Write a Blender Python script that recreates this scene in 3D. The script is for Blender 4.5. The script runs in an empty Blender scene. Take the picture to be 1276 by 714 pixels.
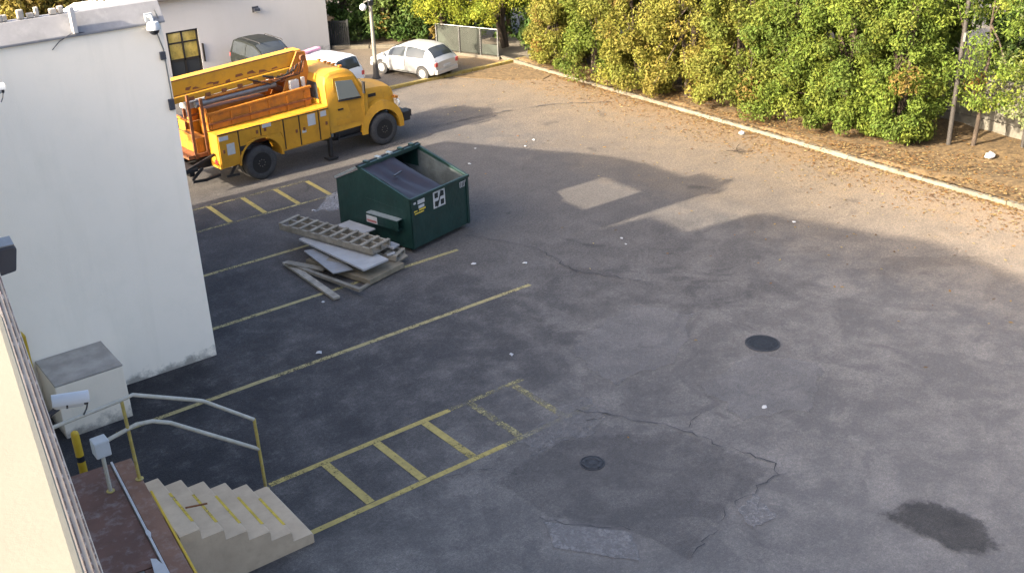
import bpy, bmesh, math, random
import numpy as np
from mathutils import Vector, Matrix
random.seed(7)
SC = bpy.context.scene
COL = SC.collection

# ------------------------------------------------------------------ camera
cam_d = bpy.data.cameras.new('camera')
cam = bpy.data.objects.new('camera', cam_d); COL.objects.link(cam)
YAW, PITCH, ROLL, CAMH = 0.63635, 0.44308, 0.03575, 10.569
fwd = Vector((math.sin(YAW)*math.cos(PITCH), math.cos(YAW)*math.cos(PITCH), -math.sin(PITCH)))
rgt = Vector((math.cos(YAW), -math.sin(YAW), 0)); dwn = fwd.cross(rgt)
r2 = rgt*math.cos(ROLL) + dwn*math.sin(ROLL); d2 = dwn*math.cos(ROLL) - rgt*math.sin(ROLL)
mw = Matrix.Identity(4)
for i in range(3):
    mw[i][0] = r2[i]; mw[i][1] = -d2[i]; mw[i][2] = -fwd[i]
mw[2][3] = CAMH
cam.matrix_world = mw
cam_d.sensor_width = 36; cam_d.lens = 36*1371.3/1276
cam_d.clip_start = 0.05; cam_d.clip_end = 2000
SC.camera = cam

# ------------------------------------------------------------------ light
SUN_EL = math.radians(24.8)
SUN_AZ = -0.008                       # travel direction of the light: +x, a touch towards +y
w = bpy.data.worlds.new('World'); SC.world = w; w.use_nodes = True
wn = w.node_tree.nodes; bg = wn['Background']
sky = wn.new('ShaderNodeTexSky'); sky.sky_type = 'NISHITA'; sky.sun_disc = False
sky.sun_elevation = SUN_EL; sky.sun_rotation = math.radians(-90)
sky.air_density = 0.75; sky.dust_density = 6.5; sky.ozone_density = 0.6
w.node_tree.links.new(sky.outputs[0], bg.inputs[0]); bg.inputs[1].default_value = 0.15
sl = bpy.data.lights.new('sun', 'SUN'); sl.energy = 4.0; sl.angle = math.radians(0.6); sl.color = (1.0, 0.86, 0.66)
so = bpy.data.objects.new('sun', sl); COL.objects.link(so)
ld = Vector((math.cos(SUN_EL)*math.cos(SUN_AZ), math.cos(SUN_EL)*math.sin(SUN_AZ), -math.sin(SUN_EL)))
so.rotation_euler = ld.to_track_quat('-Z', 'Y').to_euler(); so.location = (-20, 10, 25)
SC.view_settings.view_transform = 'Standard'; SC.view_settings.look = 'None'
SC.view_settings.exposure = 2.35; SC.view_settings.gamma = 1.0
SC.cycles.use_denoising = True
SC.cycles.max_bounces = 6; SC.cycles.transparent_max_bounces = 16

# ------------------------------------------------------------------ materials
def srgb(r, g, b):
    f = lambda c: (c/255/12.92) if c/255 <= .04045 else ((c/255+.055)/1.055)**2.4
    return (f(r), f(g), f(b), 1)
def lin(r, g, b): return (r, g, b, 1)
class NT:
    def __init__(s, name):
        s.m = bpy.data.materials.new(name); s.m.use_nodes = True
        s.t = s.m.node_tree; s.n = s.t.nodes; s.b = s.n['Principled BSDF']; s.out = s.n['Material Output']
        s.co = s.n.new('ShaderNodeTexCoord')
        s.geo = s.n.new('ShaderNodeNewGeometry')
    def L(s, a, b): s.t.links.new(a, b)
    def noise(s, scale, detail=4, rough=.6, vec=None, dist=0.0):
        n = s.n.new('ShaderNodeTexNoise'); n.inputs['Scale'].default_value = scale
        n.inputs['Detail'].default_value = detail; n.inputs['Roughness'].default_value = rough
        n.inputs['Distortion'].default_value = dist
        s.L(vec if vec is not None else s.geo.outputs['Position'], n.inputs['Vector']); return n.outputs['Fac']
    def ramp(s, fac, stops, mode='LINEAR'):
        r = s.n.new('ShaderNodeValToRGB'); r.color_ramp.interpolation = mode
        e = r.color_ramp.elements
        while len(e) < len(stops): e.new(0.5)
        for el, (p, c) in zip(e, stops):
            el.position = p; el.color = c if hasattr(c, '__len__') else (c, c, c, 1)
        s.L(fac, r.inputs[0]); return r.outputs[0]
    def mix(s, fac, a, b, mode='MIX'):
        m = s.n.new('ShaderNodeMix'); m.data_type = 'RGBA'; m.blend_type = mode
        for v, k in ((fac, 0), (a, 6), (b, 7)):
            if isinstance(v, bpy.types.NodeSocket): s.L(v, m.inputs[k])
            else: m.inputs[k].default_value = v
        return m.outputs[2]
    def math(s, op, a, b=0.0, c=None, clamp=False):
        m = s.n.new('ShaderNodeMath'); m.operation = op; m.use_clamp = clamp
        for i, v in enumerate((a, b) if c is None else (a, b, c)):
            if isinstance(v, bpy.types.NodeSocket): s.L(v, m.inputs[i])
            else: m.inputs[i].default_value = v
        return m.outputs[0]
    def sep(s, vec=None):
        x = s.n.new('ShaderNodeSeparateXYZ'); s.L(vec if vec is not None else s.geo.outputs['Position'], x.inputs[0]); return x.outputs
    def bump(s, h, strength=.3, dist=.02):
        b = s.n.new('ShaderNodeBump'); b.inputs['Strength'].default_value = strength; b.inputs['Distance'].default_value = dist
        s.L(h, b.inputs['Height']); s.L(b.outputs[0], s.b.inputs['Normal'])
    def base(s, c):
        if isinstance(c, bpy.types.NodeSocket): s.L(c, s.b.inputs['Base Color'])
        else: s.b.inputs['Base Color'].default_value = c
    def rough(s, r):
        if isinstance(r, bpy.types.NodeSocket): s.L(r, s.b.inputs['Roughness'])
        else: s.b.inputs['Roughness'].default_value = r
def simple(name, c, rough=.6, metal=0.0, var=.25, scale=3.0, bump=0.0, bscale=40, dirt=None, dirt_amt=.5, spec=.4):
    m = NT(name); m.b.inputs['Specular IOR Level'].default_value = spec; k = 1-var
    dark = (c[0]*k, c[1]*k, c[2]*k, 1)
    col = m.mix(m.ramp(m.noise(scale, 6), [(.35, 0.0), (.65, 1.0)]), dark, c)
    if dirt is not None:
        col = m.mix(m.ramp(m.noise(scale*2.3, 8, .7), [(.5, 0.0), (.72, dirt_amt)]), col, dirt)
    m.base(col); m.rough(rough); m.b.inputs['Metallic'].default_value = metal
    if bump: m.bump(m.noise(bscale, 4), bump, .01)
    return m.m

def asphalt_nodes(m):
    P = m.sep(); x, y = P[0], P[1]
    big = m.noise(.22, 5, .6); mid = m.noise(1.1, 6, .65); fine = m.noise(9, 6, .7); spk = m.noise(70, 2, .5)
    # sealed (dark) area beside the building, worn irregular edge
    edge = m.math('ADD', x, m.math('MULTIPLY', m.math('SUBTRACT', big, .5), 9.0))
    edge = m.math('ADD', edge, m.math('MULTIPLY', m.math('SUBTRACT', mid, .5), 5.0))
    edge = m.math('ADD', edge, m.math('MULTIPLY', m.math('SUBTRACT', y, 18.0), -.05))
    edge = m.math('ADD', edge, m.math('MULTIPLY', m.math('MAXIMUM', m.math('SUBTRACT', 14.6, y), 0.0), 1.9))
    seal = m.ramp(m.math('MULTIPLY', m.math('SUBTRACT', edge, 4.4), .1), [(.1, 1.0), (.85, 0.0)])
    old = m.mix(m.ramp(big, [(.3, 0.0), (.7, 1.0)]), lin(.078, .074, .073), lin(.118, .111, .107))
    old = m.mix(m.ramp(mid, [(.42, 0.0), (.62, .85)]), old, lin(.185, .174, .165))
    old = m.mix(m.ramp(m.noise(.55, 4, .6, dist=1.5), [(.50, 0.0), (.60, .75)]), old, lin(.066, .063, .064))
    old = m.mix(m.ramp(m.noise(4.2, 8, .75), [(.52, 0.0), (.70, .6)]), old, lin(.175, .166, .158))
    old = m.mix(m.ramp(m.noise(2.6, 8, .75, dist=.6), [(.54, 0.0), (.70, .55)]), old, lin(.050, .048, .049))
    far_even = m.ramp(m.math('MULTIPLY', m.math('ADD', y, m.math('MULTIPLY', x, .35)), .025), [(.50, 0.0), (.66, .72)])  # evens out the mottling towards the far lot
    old = m.mix(far_even, old, lin(.118, .110, .105))
    sealc = m.mix(m.ramp(mid, [(.35, 0.0), (.75, 1.0)]), lin(.023, .024, .029), lin(.053, .053, .060))
    scuff = m.ramp(m.noise(2.2, 9, .78), [(.53, 0.0), (.68, .6)])
    sealc = m.mix(scuff, sealc, lin(.135, .133, .132))
    col = m.mix(seal, old, sealc)
    # wind-blown soil and leaf dust along the planted edge
    dz = m.math('ADD', x, m.math('MULTIPLY', m.math('SUBTRACT', mid, .5), 5.0))
    dust = m.ramp(m.math('MULTIPLY', m.math('SUBTRACT', dz, 17.5), .1), [(.15, 0.0), (.8, .8)])
    col = m.mix(dust, col, lin(.262, .195, .118))
    dz2 = m.math('ADD', dz, m.math('MULTIPLY', m.math('SUBTRACT', fine, .5), 3.0))
    litter = m.ramp(m.math('MULTIPLY', m.math('SUBTRACT', dz2, 23.0), .4), [(.2, 0.0), (1.0, .7)])
    col = m.mix(litter, col, lin(.215, .140, .070))
    # oil drips
    oil = m.ramp(m.noise(.9, 3, .5, dist=.8), [(.66, 0.0), (.76, .5)])
    col = m.mix(oil, col, lin(0.021, 0.021, 0.023))
    col = m.mix(m.ramp(fine, [(.3, .55), (.6, 0.0)]), col, m.mix(.55, col, lin(0.008, 0.008, 0.010)))
    col = m.mix(m.ramp(spk, [(.62, 0.0), (.72, .45)]), col, lin(.22, .215, .21))
    grain = m.noise(17, 7, .8); grit = m.noise(48, 3, .65)
    col = m.mix(1.0, col, m.ramp(grain, [(.30, .52), (.50, .98), (.70, 1.55)]), 'MULTIPLY')
    col = m.mix(1.0, col, m.ramp(grit, [(.30, .62), (.50, 1.0), (.72, 1.55)]), 'MULTIPLY')
    # light balance painted into the asphalt: near bays lightened, far half darkened
    ambient_ramp = m.ramp(m.math('MULTIPLY', m.math('ADD', y, m.math('MULTIPLY', m.math('SUBTRACT', big, .5), 10.0)), .04), [(.28, 1.0), (.70, 0.0)])
    col = m.mix(1.0, col, m.mix(ambient_ramp, lin(.69, .68, .67), lin(1.02, .97, .90)), 'MULTIPLY')
    col = m.mix(m.math('MULTIPLY', ambient_ramp, .36), col, m.mix(seal, lin(.20, .188, .178), lin(.045, .045, .05)))
    return col, fine, spk
def mat_asphalt():
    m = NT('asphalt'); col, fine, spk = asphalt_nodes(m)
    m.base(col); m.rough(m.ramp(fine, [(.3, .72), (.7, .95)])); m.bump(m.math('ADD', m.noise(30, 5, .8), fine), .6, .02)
    m.b.inputs['Specular IOR Level'].default_value = .3
    return m.m
def mat_patch(name, c, var=.3, amt=.5):
    m = NT(name); fine = m.noise(10, 6, .7); spk = m.noise(75, 2); mid = m.noise(1.6, 6, .65)
    col = m.mix(m.ramp(mid, [(.3, 0.0), (.7, 1.0)]), (c[0]*(1-var), c[1]*(1-var), c[2]*(1-var), 1), c)
    col = m.mix(m.ramp(fine, [(.3, .5), (.6, 0.0)]), col, lin(c[0]*.3, c[1]*.3, c[2]*.3))
    col = m.mix(m.ramp(spk, [(.62, 0.0), (.72, .4)]), col, lin(.3, .29, .28))
    col = m.mix(1.0, col, m.ramp(m.noise(17, 7, .8), [(.30, .5), (.50, .98), (.70, 1.6)]), 'MULTIPLY')
    m.base(col); m.rough(.9); m.bump(m.math('ADD', spk, fine), .35, .012); m.b.inputs['Specular IOR Level'].default_value = .3
    # ragged border: the sheet thins out to the asphalt below
    a = m.n.new('ShaderNodeAttribute'); a.attribute_name = 'rim'
    k = m.math('ADD', a.outputs['Fac'], m.math('MULTIPLY', m.math('SUBTRACT', m.noise(3.0, 8, .78), .5), 2.2))
    al = m.ramp(k, [(.25, 0.0), (.6, amt)])
    m.L(al, m.b.inputs['Alpha'])
    return m.m
def mat_paint(name, c, wear=.5):
    m = NT(name)
    n = m.noise(5, 9, .8); n2 = m.noise(28, 4, .7); n3 = m.noise(.8, 3)
    k = m.math('ADD', m.math('MULTIPLY', n, .6), m.math('MULTIPLY', n2, .4))
    k = m.math('ADD', k, m.math('MULTIPLY', m.math('SUBTRACT', n3, .5), .35))
    al = m.ramp(k, [(wear-.10, 0.0), (wear+.04, 1.0)])
    col = m.mix(m.ramp(m.noise(7, 5), [(.3, 0.0), (.7, 1.0)]), (c[0]*.65, c[1]*.65, c[2]*.7, 1), c)
    m.base(col); m.rough(.8); m.L(al, m.b.inputs['Alpha']); return m.m
def mat_stucco(name, c, c2, streak=.35):
    m = NT(name); n = m.noise(.35, 5, .6)
    mp = m.n.new('ShaderNodeMapping'); mp.inputs['Scale'].default_value = (1, 1, .12); m.L(m.geo.outputs['Position'], mp.inputs[0])
    st = m.noise(2.0, 6, .7, vec=mp.outputs[0])
    col = m.mix(m.ramp(n, [(.3, 0.0), (.7, 1.0)]), c, c2)
    col = m.mix(m.ramp(st, [(.52, 0.0), (.75, streak)]), col, lin(c[0]*.72, c[1]*.74, c[2]*.70))
    z = m.sep()[2]
    col = m.mix(m.ramp(m.noise(1.3, 7, .72), [(.5, 0.0), (.72, streak)]), col, lin(c[0]*.80, c[1]*.84, c[2]*.82))
    splash = m.ramp(m.math('ADD', m.math('MULTIPLY', z, .9), m.math('MULTIPLY', m.math('SUBTRACT', m.noise(3, 6, .7), .5), .8)), [(.0, .7), (.18, 0.0)])
    col = m.mix(splash, col, lin(.10, .098, .09))
    m.base(col); m.rough(.85); m.bump(m.noise(38, 5, .7), .25, .012); return m.m
def mat_leaf():
    m = NT('leaves'); a = m.n.new('ShaderNodeAttribute'); a.attribute_name = 'leaf'
    m.base(a.outputs['Color']); m.rough(.7); m.b.inputs['Specular IOR Level'].default_value = .15
    tr = m.n.new('ShaderNodeBsdfTranslucent'); mx = m.n.new('ShaderNodeMixShader'); mx.inputs[0].default_value = .3
    tc = m.mix(1.0, a.outputs['Color'], lin(1.0, 1.0, .5), 'MULTIPLY'); m.L(tc, tr.inputs[0])
    m.L(m.b.outputs[0], mx.inputs[1]); m.L(tr.outputs[0], mx.inputs[2]); m.L(mx.outputs[0], m.out.inputs[0])
    return m.m
def mat_glass(name, c=(.03, .035, .04, 1), rough=.06):
    m = NT(name); m.base(c); m.rough(rough); m.b.inputs['Specular IOR Level'].default_value = .35
    return m.m
def mat_lattice_dirty(name, c):
    return simple(name, c, .85, 0, .35, 4, .3, 30, lin(.10, .085, .065), .7)

M = {}
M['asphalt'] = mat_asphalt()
M['yellow_paint'] = mat_paint('yellow_paint', lin(.36, .285, .085), .42)
M['pale_paint'] = mat_paint('pale_paint', lin(.32, .27, .12), .45)
M['faded_paint'] = mat_paint('faded_paint', lin(.30, .26, .12), .54)
M['patch_dark'] = mat_patch('patch_dark', lin(.075, .072, .075), amt=.20)
M['patch_light'] = mat_patch('patch_light', lin(.27, .255, .245), amt=.6)
M['patch_mid'] = mat_patch('patch_mid', lin(.24, .228, .22), amt=.4)
M['stain'] = mat_patch('stain', lin(0.028, 0.027, 0.026), amt=.45)
M['crack'] = simple('crack', lin(.045, .045, .048), .95)
M['stucco'] = mat_stucco('stucco', lin(.82, .745, .625), lin(.87, .79, .665), .2)
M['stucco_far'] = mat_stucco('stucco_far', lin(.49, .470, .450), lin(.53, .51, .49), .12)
M['stucco_box'] = mat_stucco('stucco_box', lin(.74, .655, .53), lin(.80, .71, .58))
M['cap_grey'] = simple('cap_grey', lin(.38, .35, .31), .9, 0, .3, 3, .2)
M['coping'] = simple('coping', lin(.205, .205, .215), .6, 0, .2, 2.5, .1, 30, lin(.3, .3, .3), .4)
M['cream'] = simple('cream', lin(.20, .187, .145), .85, 0, .08, 3, .08, 90)
M['trim'] = simple('trim', lin(.58, .49, .38), .7, 0, .12, 5, .1, 30, lin(.22, .17, .15), .25)
M['trim_dark'] = simple('trim_dark', lin(.065, .046, .042), .8, 0, .4, 9, .2, 30, lin(.45, .45, .45), .7)
M['white_roof'] = simple('white_roof', lin(.80, .80, .78), .8, 0, .08, .5)
M['brown_paint'] = simple('brown_paint', lin(.125, .064, .048), .75, 0, .3, 2.2, .2, 20, lin(.32, .31, .31), .35)
M['brown_red'] = simple('brown_red', lin(.20, .105, .068), .75, 0, .25, 3, .2, 20, lin(.34, .31, .30), .35)
M['grey_wood'] = simple('grey_wood', lin(.13, .125, .12), .85, 0, .6, 9, .4, 25, lin(.03, .03, .03), .8)
M['white_paint'] = simple('white_paint', lin(.42, .42, .42), .6, 0, .15, 4, 0, 30, lin(.3, .28, .27), .4)
M['concrete_step'] = simple('concrete_step', lin(.48, .375, .26), .9, 0, .15, 3.0, .25, 40, lin(.33, .26, .18), .45)
M['concrete'] = simple('concrete', lin(.120, .105, .078), .9, 0, .3, 2.0, .3, 40, lin(.18, .15, .11), .6)
M['kerb_white'] = simple('kerb_white', lin(.150, .138, .105), .85, 0, .25, 2.0, .3, 40, lin(.25, .2, .14), .6)
M['kerb_yellow'] = simple('kerb_yellow', lin(0.240, 0.178, 0.043), .85, 0, .35, 3.0, .3, 40, lin(.28, .25, .18), .7)
M['nosing'] = mat_paint('nosing', lin(.58, .42, .05), .43)
M['rail_white'] = simple('rail_white', lin(0.399, 0.380, 0.323), .5, 0, .2, 8, 0, 30, lin(.3, .25, .12), .5)
M['rail_yellow'] = simple('rail_yellow', lin(.40, .31, .08), .55, 0, .3, 8, 0, 30, lin(.3, .3, .26), .5)
M['bollard'] = simple('bollard', lin(0.495, 0.323, 0.022), .5, 0, .15, 5)
M['plastic_white'] = simple('plastic_white', lin(.42, .44, .45), .35, 0, .08, 5)
M['plastic_black'] = simple('plastic_black', lin(.02, .022, .028), .35, 0, .2, 5)
M['lamp_dark'] = simple('lamp_dark', lin(.05, .055, .07), .4, .2, .2, 5)
M['dump_green'] = simple('dump_green', lin(0.002, 0.021, 0.018), .42, 0, .35, 2.5, .08, 20, lin(.015, .035, .032), .4)
def mat_dump():
    m = NT('dump_green'); mp = m.n.new('ShaderNodeMapping'); mp.inputs['Scale'].default_value = (5, 5, .6); m.L(m.geo.outputs['Position'], mp.inputs[0])
    st = m.noise(1.6, 8, .75, vec=mp.outputs[0]); sc = m.noise(3.0, 8, .75); sp = m.noise(14, 6, .7)
    col = m.mix(m.ramp(sc, [(.35, 0.0), (.7, 1.0)]), lin(.0022, .018, .015), lin(.004, .030, .025))
    col = m.mix(m.ramp(st, [(.54, 0.0), (.74, .5)]), col, lin(.018, .045, .040))
    col = m.mix(m.ramp(sp, [(.62, 0.0), (.72, .6)]), col, lin(.045, .028, .016))
    m.base(col); m.rough(.5); m.bump(m.noise(2.2, 3), .5, .06); return m.m
M['dump_green'] = mat_dump()
M['dump_inner'] = simple('dump_inner', lin(.10, .12, .13), .6, .1, .5, 2.0, .1, 20, lin(.02, .025, .025), .7)
M['dump_lid'] = simple('dump_lid', lin(.014, .011, .018), .5, 0, .3, 6, .25, 9)
M['steel_pale'] = simple('steel_pale', lin(.32, .36, .36), .45, .4, .3, 6)
M['label_white'] = simple('label_white', lin(0.425, 0.425, 0.416), .6, 0, .15, 9)
M['label_black'] = simple('label_black', lin(.01, .015, .015), .6)
M['label_red'] = simple('label_red', lin(.35, .12, .11), .6)
M['truck_yellow'] = simple('truck_yellow', lin(.50, .25, .020), .5, 0, .18, 1.5, 0, 30, lin(.20, .11, .035), .55, spec=.3)
M['truck_door'] = simple('truck_door', lin(.48, .232, .018), .5, 0, .22, 1.8, 0, 30, lin(.24, .115, .02), .45, spec=.3)
M['truck_orange'] = simple('truck_orange', lin(.42, .15, .014), .5, 0, .35, 3, 0, 30, lin(.16, .07, .03), .7)
M['rust'] = simple('rust', lin(.20, .075, .03), .75, .1, .4, 6, .2, 20, lin(.06, .035, .025), .6)
M['truck_black'] = simple('truck_black', lin(.018, .018, .02), .55, .2, .3, 6)
M['tyre'] = simple('tyre', lin(.040, .040, .041), .85, 0, .3, 8, .2, 30, lin(.09, .08, .07), .4)
M['rim_dark'] = simple('rim_dark', lin(.012, .012, .013), .6, .2, .3, 8)
M['rim_silver'] = simple('rim_silver', lin(.55, .56, .58), .35, .6, .15, 8)
M['rim_dirty'] = simple('rim_dirty', lin(.11, .10, .085), .7, .1, .3, 9)
M['grey_metal'] = simple('grey_metal', lin(.22, .23, .24), .45, .4, .25, 5)
M['chrome'] = simple('chrome', lin(.6, .6, .6), .25, .9, .1, 5)
M['glass'] = mat_glass('glass')
M['glass_light'] = mat_glass('glass_light', (.16, .17, .15, 1), .12)
M['car_silver'] = simple('car_silver', lin(.42, .425, .42), .28, .35, .04, 2)
M['car_white'] = simple('car_white', lin(0.624, 0.632, 0.640), .3, 0, .04, 2)
M['car_grey'] = simple('car_grey', lin(.011, .013, .012), .4, .0, .08, 2, spec=.18)
M['car_trim'] = simple('car_trim', lin(.02, .02, .022), .6)
M['tail_red'] = simple('tail_red', lin(.45, .06, .06), .3)
M['lightbar'] = simple('lightbar', lin(.62, .30, .42), .3)
M['lamp_lens'] = simple('lamp_lens', lin(.7, .7, .66), .2)
M['pole_grey'] = simple('pole_grey', lin(0.182, 0.175, 0.154), .6, .2, .2, 3)
M['pole_base'] = simple('pole_base', lin(.045, .040, .036), .7, .1, .2, 5)
M['globe'] = simple('globe', lin(0.592, 0.592, 0.576), .3, 0, .05, 4)
M['bark'] = simple('bark', lin(0.060, 0.044, 0.032), .95, 0, .45, 8, .6, 18)
M['leaf'] = mat_leaf()
M['soil'] = simple('soil', lin(.125, .082, .038), .95, 0, .6, 5, .9, 14, lin(.19, .13, .055), .7)
M['ground'] = simple('ground', lin(.16, .14, .11), .95, 0, .3, .2)
M['wall_dark'] = simple('wall_dark', lin(.16, .15, .125), .9, 0, .35, 2, .3, 20, lin(.06, .06, .05), .6)
M['screen_mesh'] = simple('screen_mesh', lin(.040, .048, .038), .85, 0, .25, 3, .2, 25)
M['galv'] = simple('galv', lin(0.210, 0.215, 0.210), .45, .6, .2, 8)
M['gate_black'] = simple('gate_black', lin(.012, .014, .014), .6)
M['door_dark'] = simple('door_dark', lin(0.021, 0.018, 0.015), .5, 0, .3, 5)
M['pane_yellow'] = simple('pane_yellow', lin(.50, .37, .09), .15, 0, .45, 2.2, 0, 30, lin(.12, .11, .04), .8)  # yellow reflection of sunlit trees painted into the pane colour
M['roof_brown'] = simple('roof_brown', lin(0.168, 0.147, 0.133), .8, 0, .25, 3)
M['iron'] = simple('iron', lin(.030, .031, .034), .6, .4, .35, 14, .3, 25)
M['iron_grey'] = simple('iron_grey', lin(.055, .056, .06), .7, .3, .35, 10, .3, 25)
M['board_white'] = simple('board_white', lin(0.306, 0.306, 0.306), .75, 0, .15, 4, 0, 30, lin(.3, .27, .22), .4)
M['board_grey'] = simple('board_grey', lin(0.230, 0.230, 0.234), .8, 0, .2, 4, 0, 30, lin(.2, .18, .15), .5)
M['lattice'] = mat_lattice_dirty('lattice', lin(.25, .225, .18))
M['plank'] = mat_lattice_dirty('plank', lin(.20, .18, .145))
M['plank_pale'] = mat_lattice_dirty('plank_pale', lin(.29, .265, .22))
M['cardboard'] = simple('cardboard', lin(.20, .17, .12), .9, 0, .35, 5)
M['paper'] = simple('paper', lin(0.400, 0.400, 0.400), .8, 0, .1, 20)
M['dust_white'] = mat_patch('dust_white', lin(0.364, 0.364, 0.371))

# ------------------------------------------------------------------ mesh helpers
class MB:
    def __init__(s): s.v = []; s.f = []
    def add(s, vs, fs):
        o = len(s.v); s.v += [tuple(v) for v in vs]; s.f += [tuple(i+o for i in f) for f in fs]; return s
    def box(s, a, b):
        (x0, y0, z0), (x1, y1, z1) = a, b
        return s.add([(x0,y0,z0),(x1,y0,z0),(x1,y1,z0),(x0,y1,z0),(x0,y0,z1),(x1,y0,z1),(x1,y1,z1),(x0,y1,z1)],
                     [(0,3,2,1),(4,5,6,7),(0,1,5,4),(1,2,6,5),(2,3,7,6),(3,0,4,7)])
    def obox(s, p0, p1, wd, ht, up=(0,0,1)):
        # a bar from p0 to p1, rectangular section wd x ht
        p0 = Vector(p0); p1 = Vector(p1); d = (p1-p0).normalized(); u = Vector(up)
        sd = d.cross(u)
        if sd.length < 1e-4: sd = d.cross(Vector((1,0,0)))
        sd.normalize(); u = sd.cross(d)
        q = [(-1,-1),(1,-1),(1,1),(-1,1)]
        vs = [p0+sd*a*wd/2+u*b*ht/2 for a,b in q] + [p1+sd*a*wd/2+u*b*ht/2 for a,b in q]
        return s.add(vs, [(3,2,1,0),(4,5,6,7),(0,1,5,4),(1,2,6,5),(2,3,7,6),(3,0,4,7)])
    def prism(s, poly, a, b, axis=1):
        # poly: 2-D points; extruded along axis from a to b.  axis 1: (x,z) ; axis 2: (x,y) ; axis 0: (y,z)
        def P(p, t): return (p[0], t, p[1]) if axis == 1 else ((p[0], p[1], t) if axis == 2 else (t, p[0], p[1]))
        n = len(poly)
        vs = [P(p, a) for p in poly] + [P(p, b) for p in poly]
        fs = [tuple(range(n)), tuple(range(2*n-1, n-1, -1))] + [(i, (i+1) % n, n+(i+1) % n, n+i) for i in range(n)]
        return s.add(vs, fs)
    def tube(s, pts, r, n=8, caps=True):
        pts = [Vector(p) for p in pts]; rs = r if hasattr(r, '__len__') else [r]*len(pts)
        o = len(s.v); prev = None
        for i, p in enumerate(pts):
            d = (pts[min(i+1, len(pts)-1)] - pts[max(i-1, 0)]).normalized()
            if prev is None:
                a = d.cross(Vector((0,0,1)))
                if a.length < 1e-3: a = d.cross(Vector((1,0,0)))
            else: a = prev - d*prev.dot(d)
            a.normalize(); b = d.cross(a); prev = a
            for k in range(n):
                t = 2*math.pi*k/n; s.v.append(tuple(p + (a*math.cos(t)+b*math.sin(t))*rs[i]))
        for i in range(len(pts)-1):
            for k in range(n):
                s.f.append((o+i*n+k, o+i*n+(k+1) % n, o+(i+1)*n+(k+1) % n, o+(i+1)*n+k))
        if caps:
            s.f.append(tuple(o+k for k in range(n-1, -1, -1))); s.f.append(tuple(o+(len(pts)-1)*n+k for k in range(n)))
        return s
    def lathe(s, prof, c, axis='z', n=24):
        # prof: (r, h) ; revolved round axis through c
        c = Vector(c); o = len(s.v)
        ax = {'x': (Vector((1,0,0)), Vector((0,1,0)), Vector((0,0,1))), 'y': (Vector((0,1,0)), Vector((0,0,1)), Vector((1,0,0))), 'z': (Vector((0,0,1)), Vector((1,0,0)), Vector((0,1,0)))}[axis]
        for r, h in prof:
            for k in range(n):
                t = 2*math.pi*k/n; s.v.append(tuple(c+ax[0]*h+(ax[1]*math.cos(t)+ax[2]*math.sin(t))*r))
        for i in range(len(prof)-1):
            for k in range(n):
                s.f.append((o+i*n+k, o+i*n+(k+1) % n, o+(i+1)*n+(k+1) % n, o+(i+1)*n+k))
        if prof[0][0] > 1e-6: s.f.append(tuple(o+k for k in range(n-1, -1, -1)))
        if prof[-1][0] > 1e-6: s.f.append(tuple(o+(len(prof)-1)*n+k for k in range(n)))
        return s
    def sphere(s, c, r, n=16, m=10, sc=(1,1,1)):
        prof = []
        o = len(s.v); c = Vector(c)
        for i in range(m+1):
            a = math.pi*i/m
            for k in range(n):
                t = 2*math.pi*k/n
                s.v.append((c.x+r*sc[0]*math.sin(a)*math.cos(t), c.y+r*sc[1]*math.sin(a)*math.sin(t), c.z-r*sc[2]*math.cos(a)))
        for i in range(m):
            for k in range(n): s.f.append((o+i*n+k, o+i*n+(k+1) % n, o+(i+1)*n+(k+1) % n, o+(i+1)*n+k))
        return s
    def build(s, name, mat, parent=None, bevel=0.0, smooth=False, angle=40, seg=2):
        me = bpy.data.meshes.new(name); me.from_pydata(s.v, [], s.f)
        bm = bmesh.new(); bm.from_mesh(me)
        bmesh.ops.remove_doubles(bm, verts=bm.verts, dist=1e-5)
        bmesh.ops.recalc_face_normals(bm, faces=bm.faces)
        if bevel:
            ed = [e for e in bm.edges if len(e.link_faces) == 2 and e.calc_face_angle(0) > .5]
            bmesh.ops.bevel(bm, geom=ed, offset=bevel, segments=seg, affect='EDGES', profile=.6, clamp_overlap=True)
        bm.to_mesh(me); bm.free()
        if smooth:
            me.shade_smooth() if hasattr(me, 'shade_smooth') else None
            try: me.set_sharp_from_angle(angle=math.radians(angle))
            except Exception: pass
        me.materials.append(M[mat] if isinstance(mat, str) else mat)
        ob = bpy.data.objects.new(name, me); COL.objects.link(ob)
        if parent is not None: ob.parent = parent
        return ob
def tag(o, label=None, cat=None, group=None, kind=None):
    if label: o['label'] = label
    if cat: o['category'] = cat
    if group: o['group'] = group
    if kind: o['kind'] = kind
    return o
def empty(name, loc=(0,0,0), rz=0.0, label=None, cat=None, group=None, kind=None):
    o = bpy.data.objects.new(name, None); COL.objects.link(o); o.location = loc; o.rotation_euler = (0,0,rz)
    o.empty_display_size = .2
    return tag(o, label, cat, group, kind)
def copy_part(o, parent, loc=None):
    c = o.copy(); COL.objects.link(c); c.parent = parent
    if loc is not None: c.location = loc
    return c
def copy_tree(o, parent=None):
    c = o.copy(); COL.objects.link(c); c.parent = parent
    for ch in list(o.children): copy_tree(ch, c)
    return c

# ================================================================== SETTING
g = MB().add([(-600,-600,-.12),(600,-600,-.12),(600,600,-.12),(-600,600,-.12)], [(0,1,2,3)]).build('ground', 'ground'); tag(g, kind='structure')
lot = MB().add([(-40,-25,0),(25.72,-25,0),(25.72,70,0),(-40,70,0)], [(0,1,2,3)]).build('parking_lot', 'asphalt'); tag(lot, kind='structure')

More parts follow.
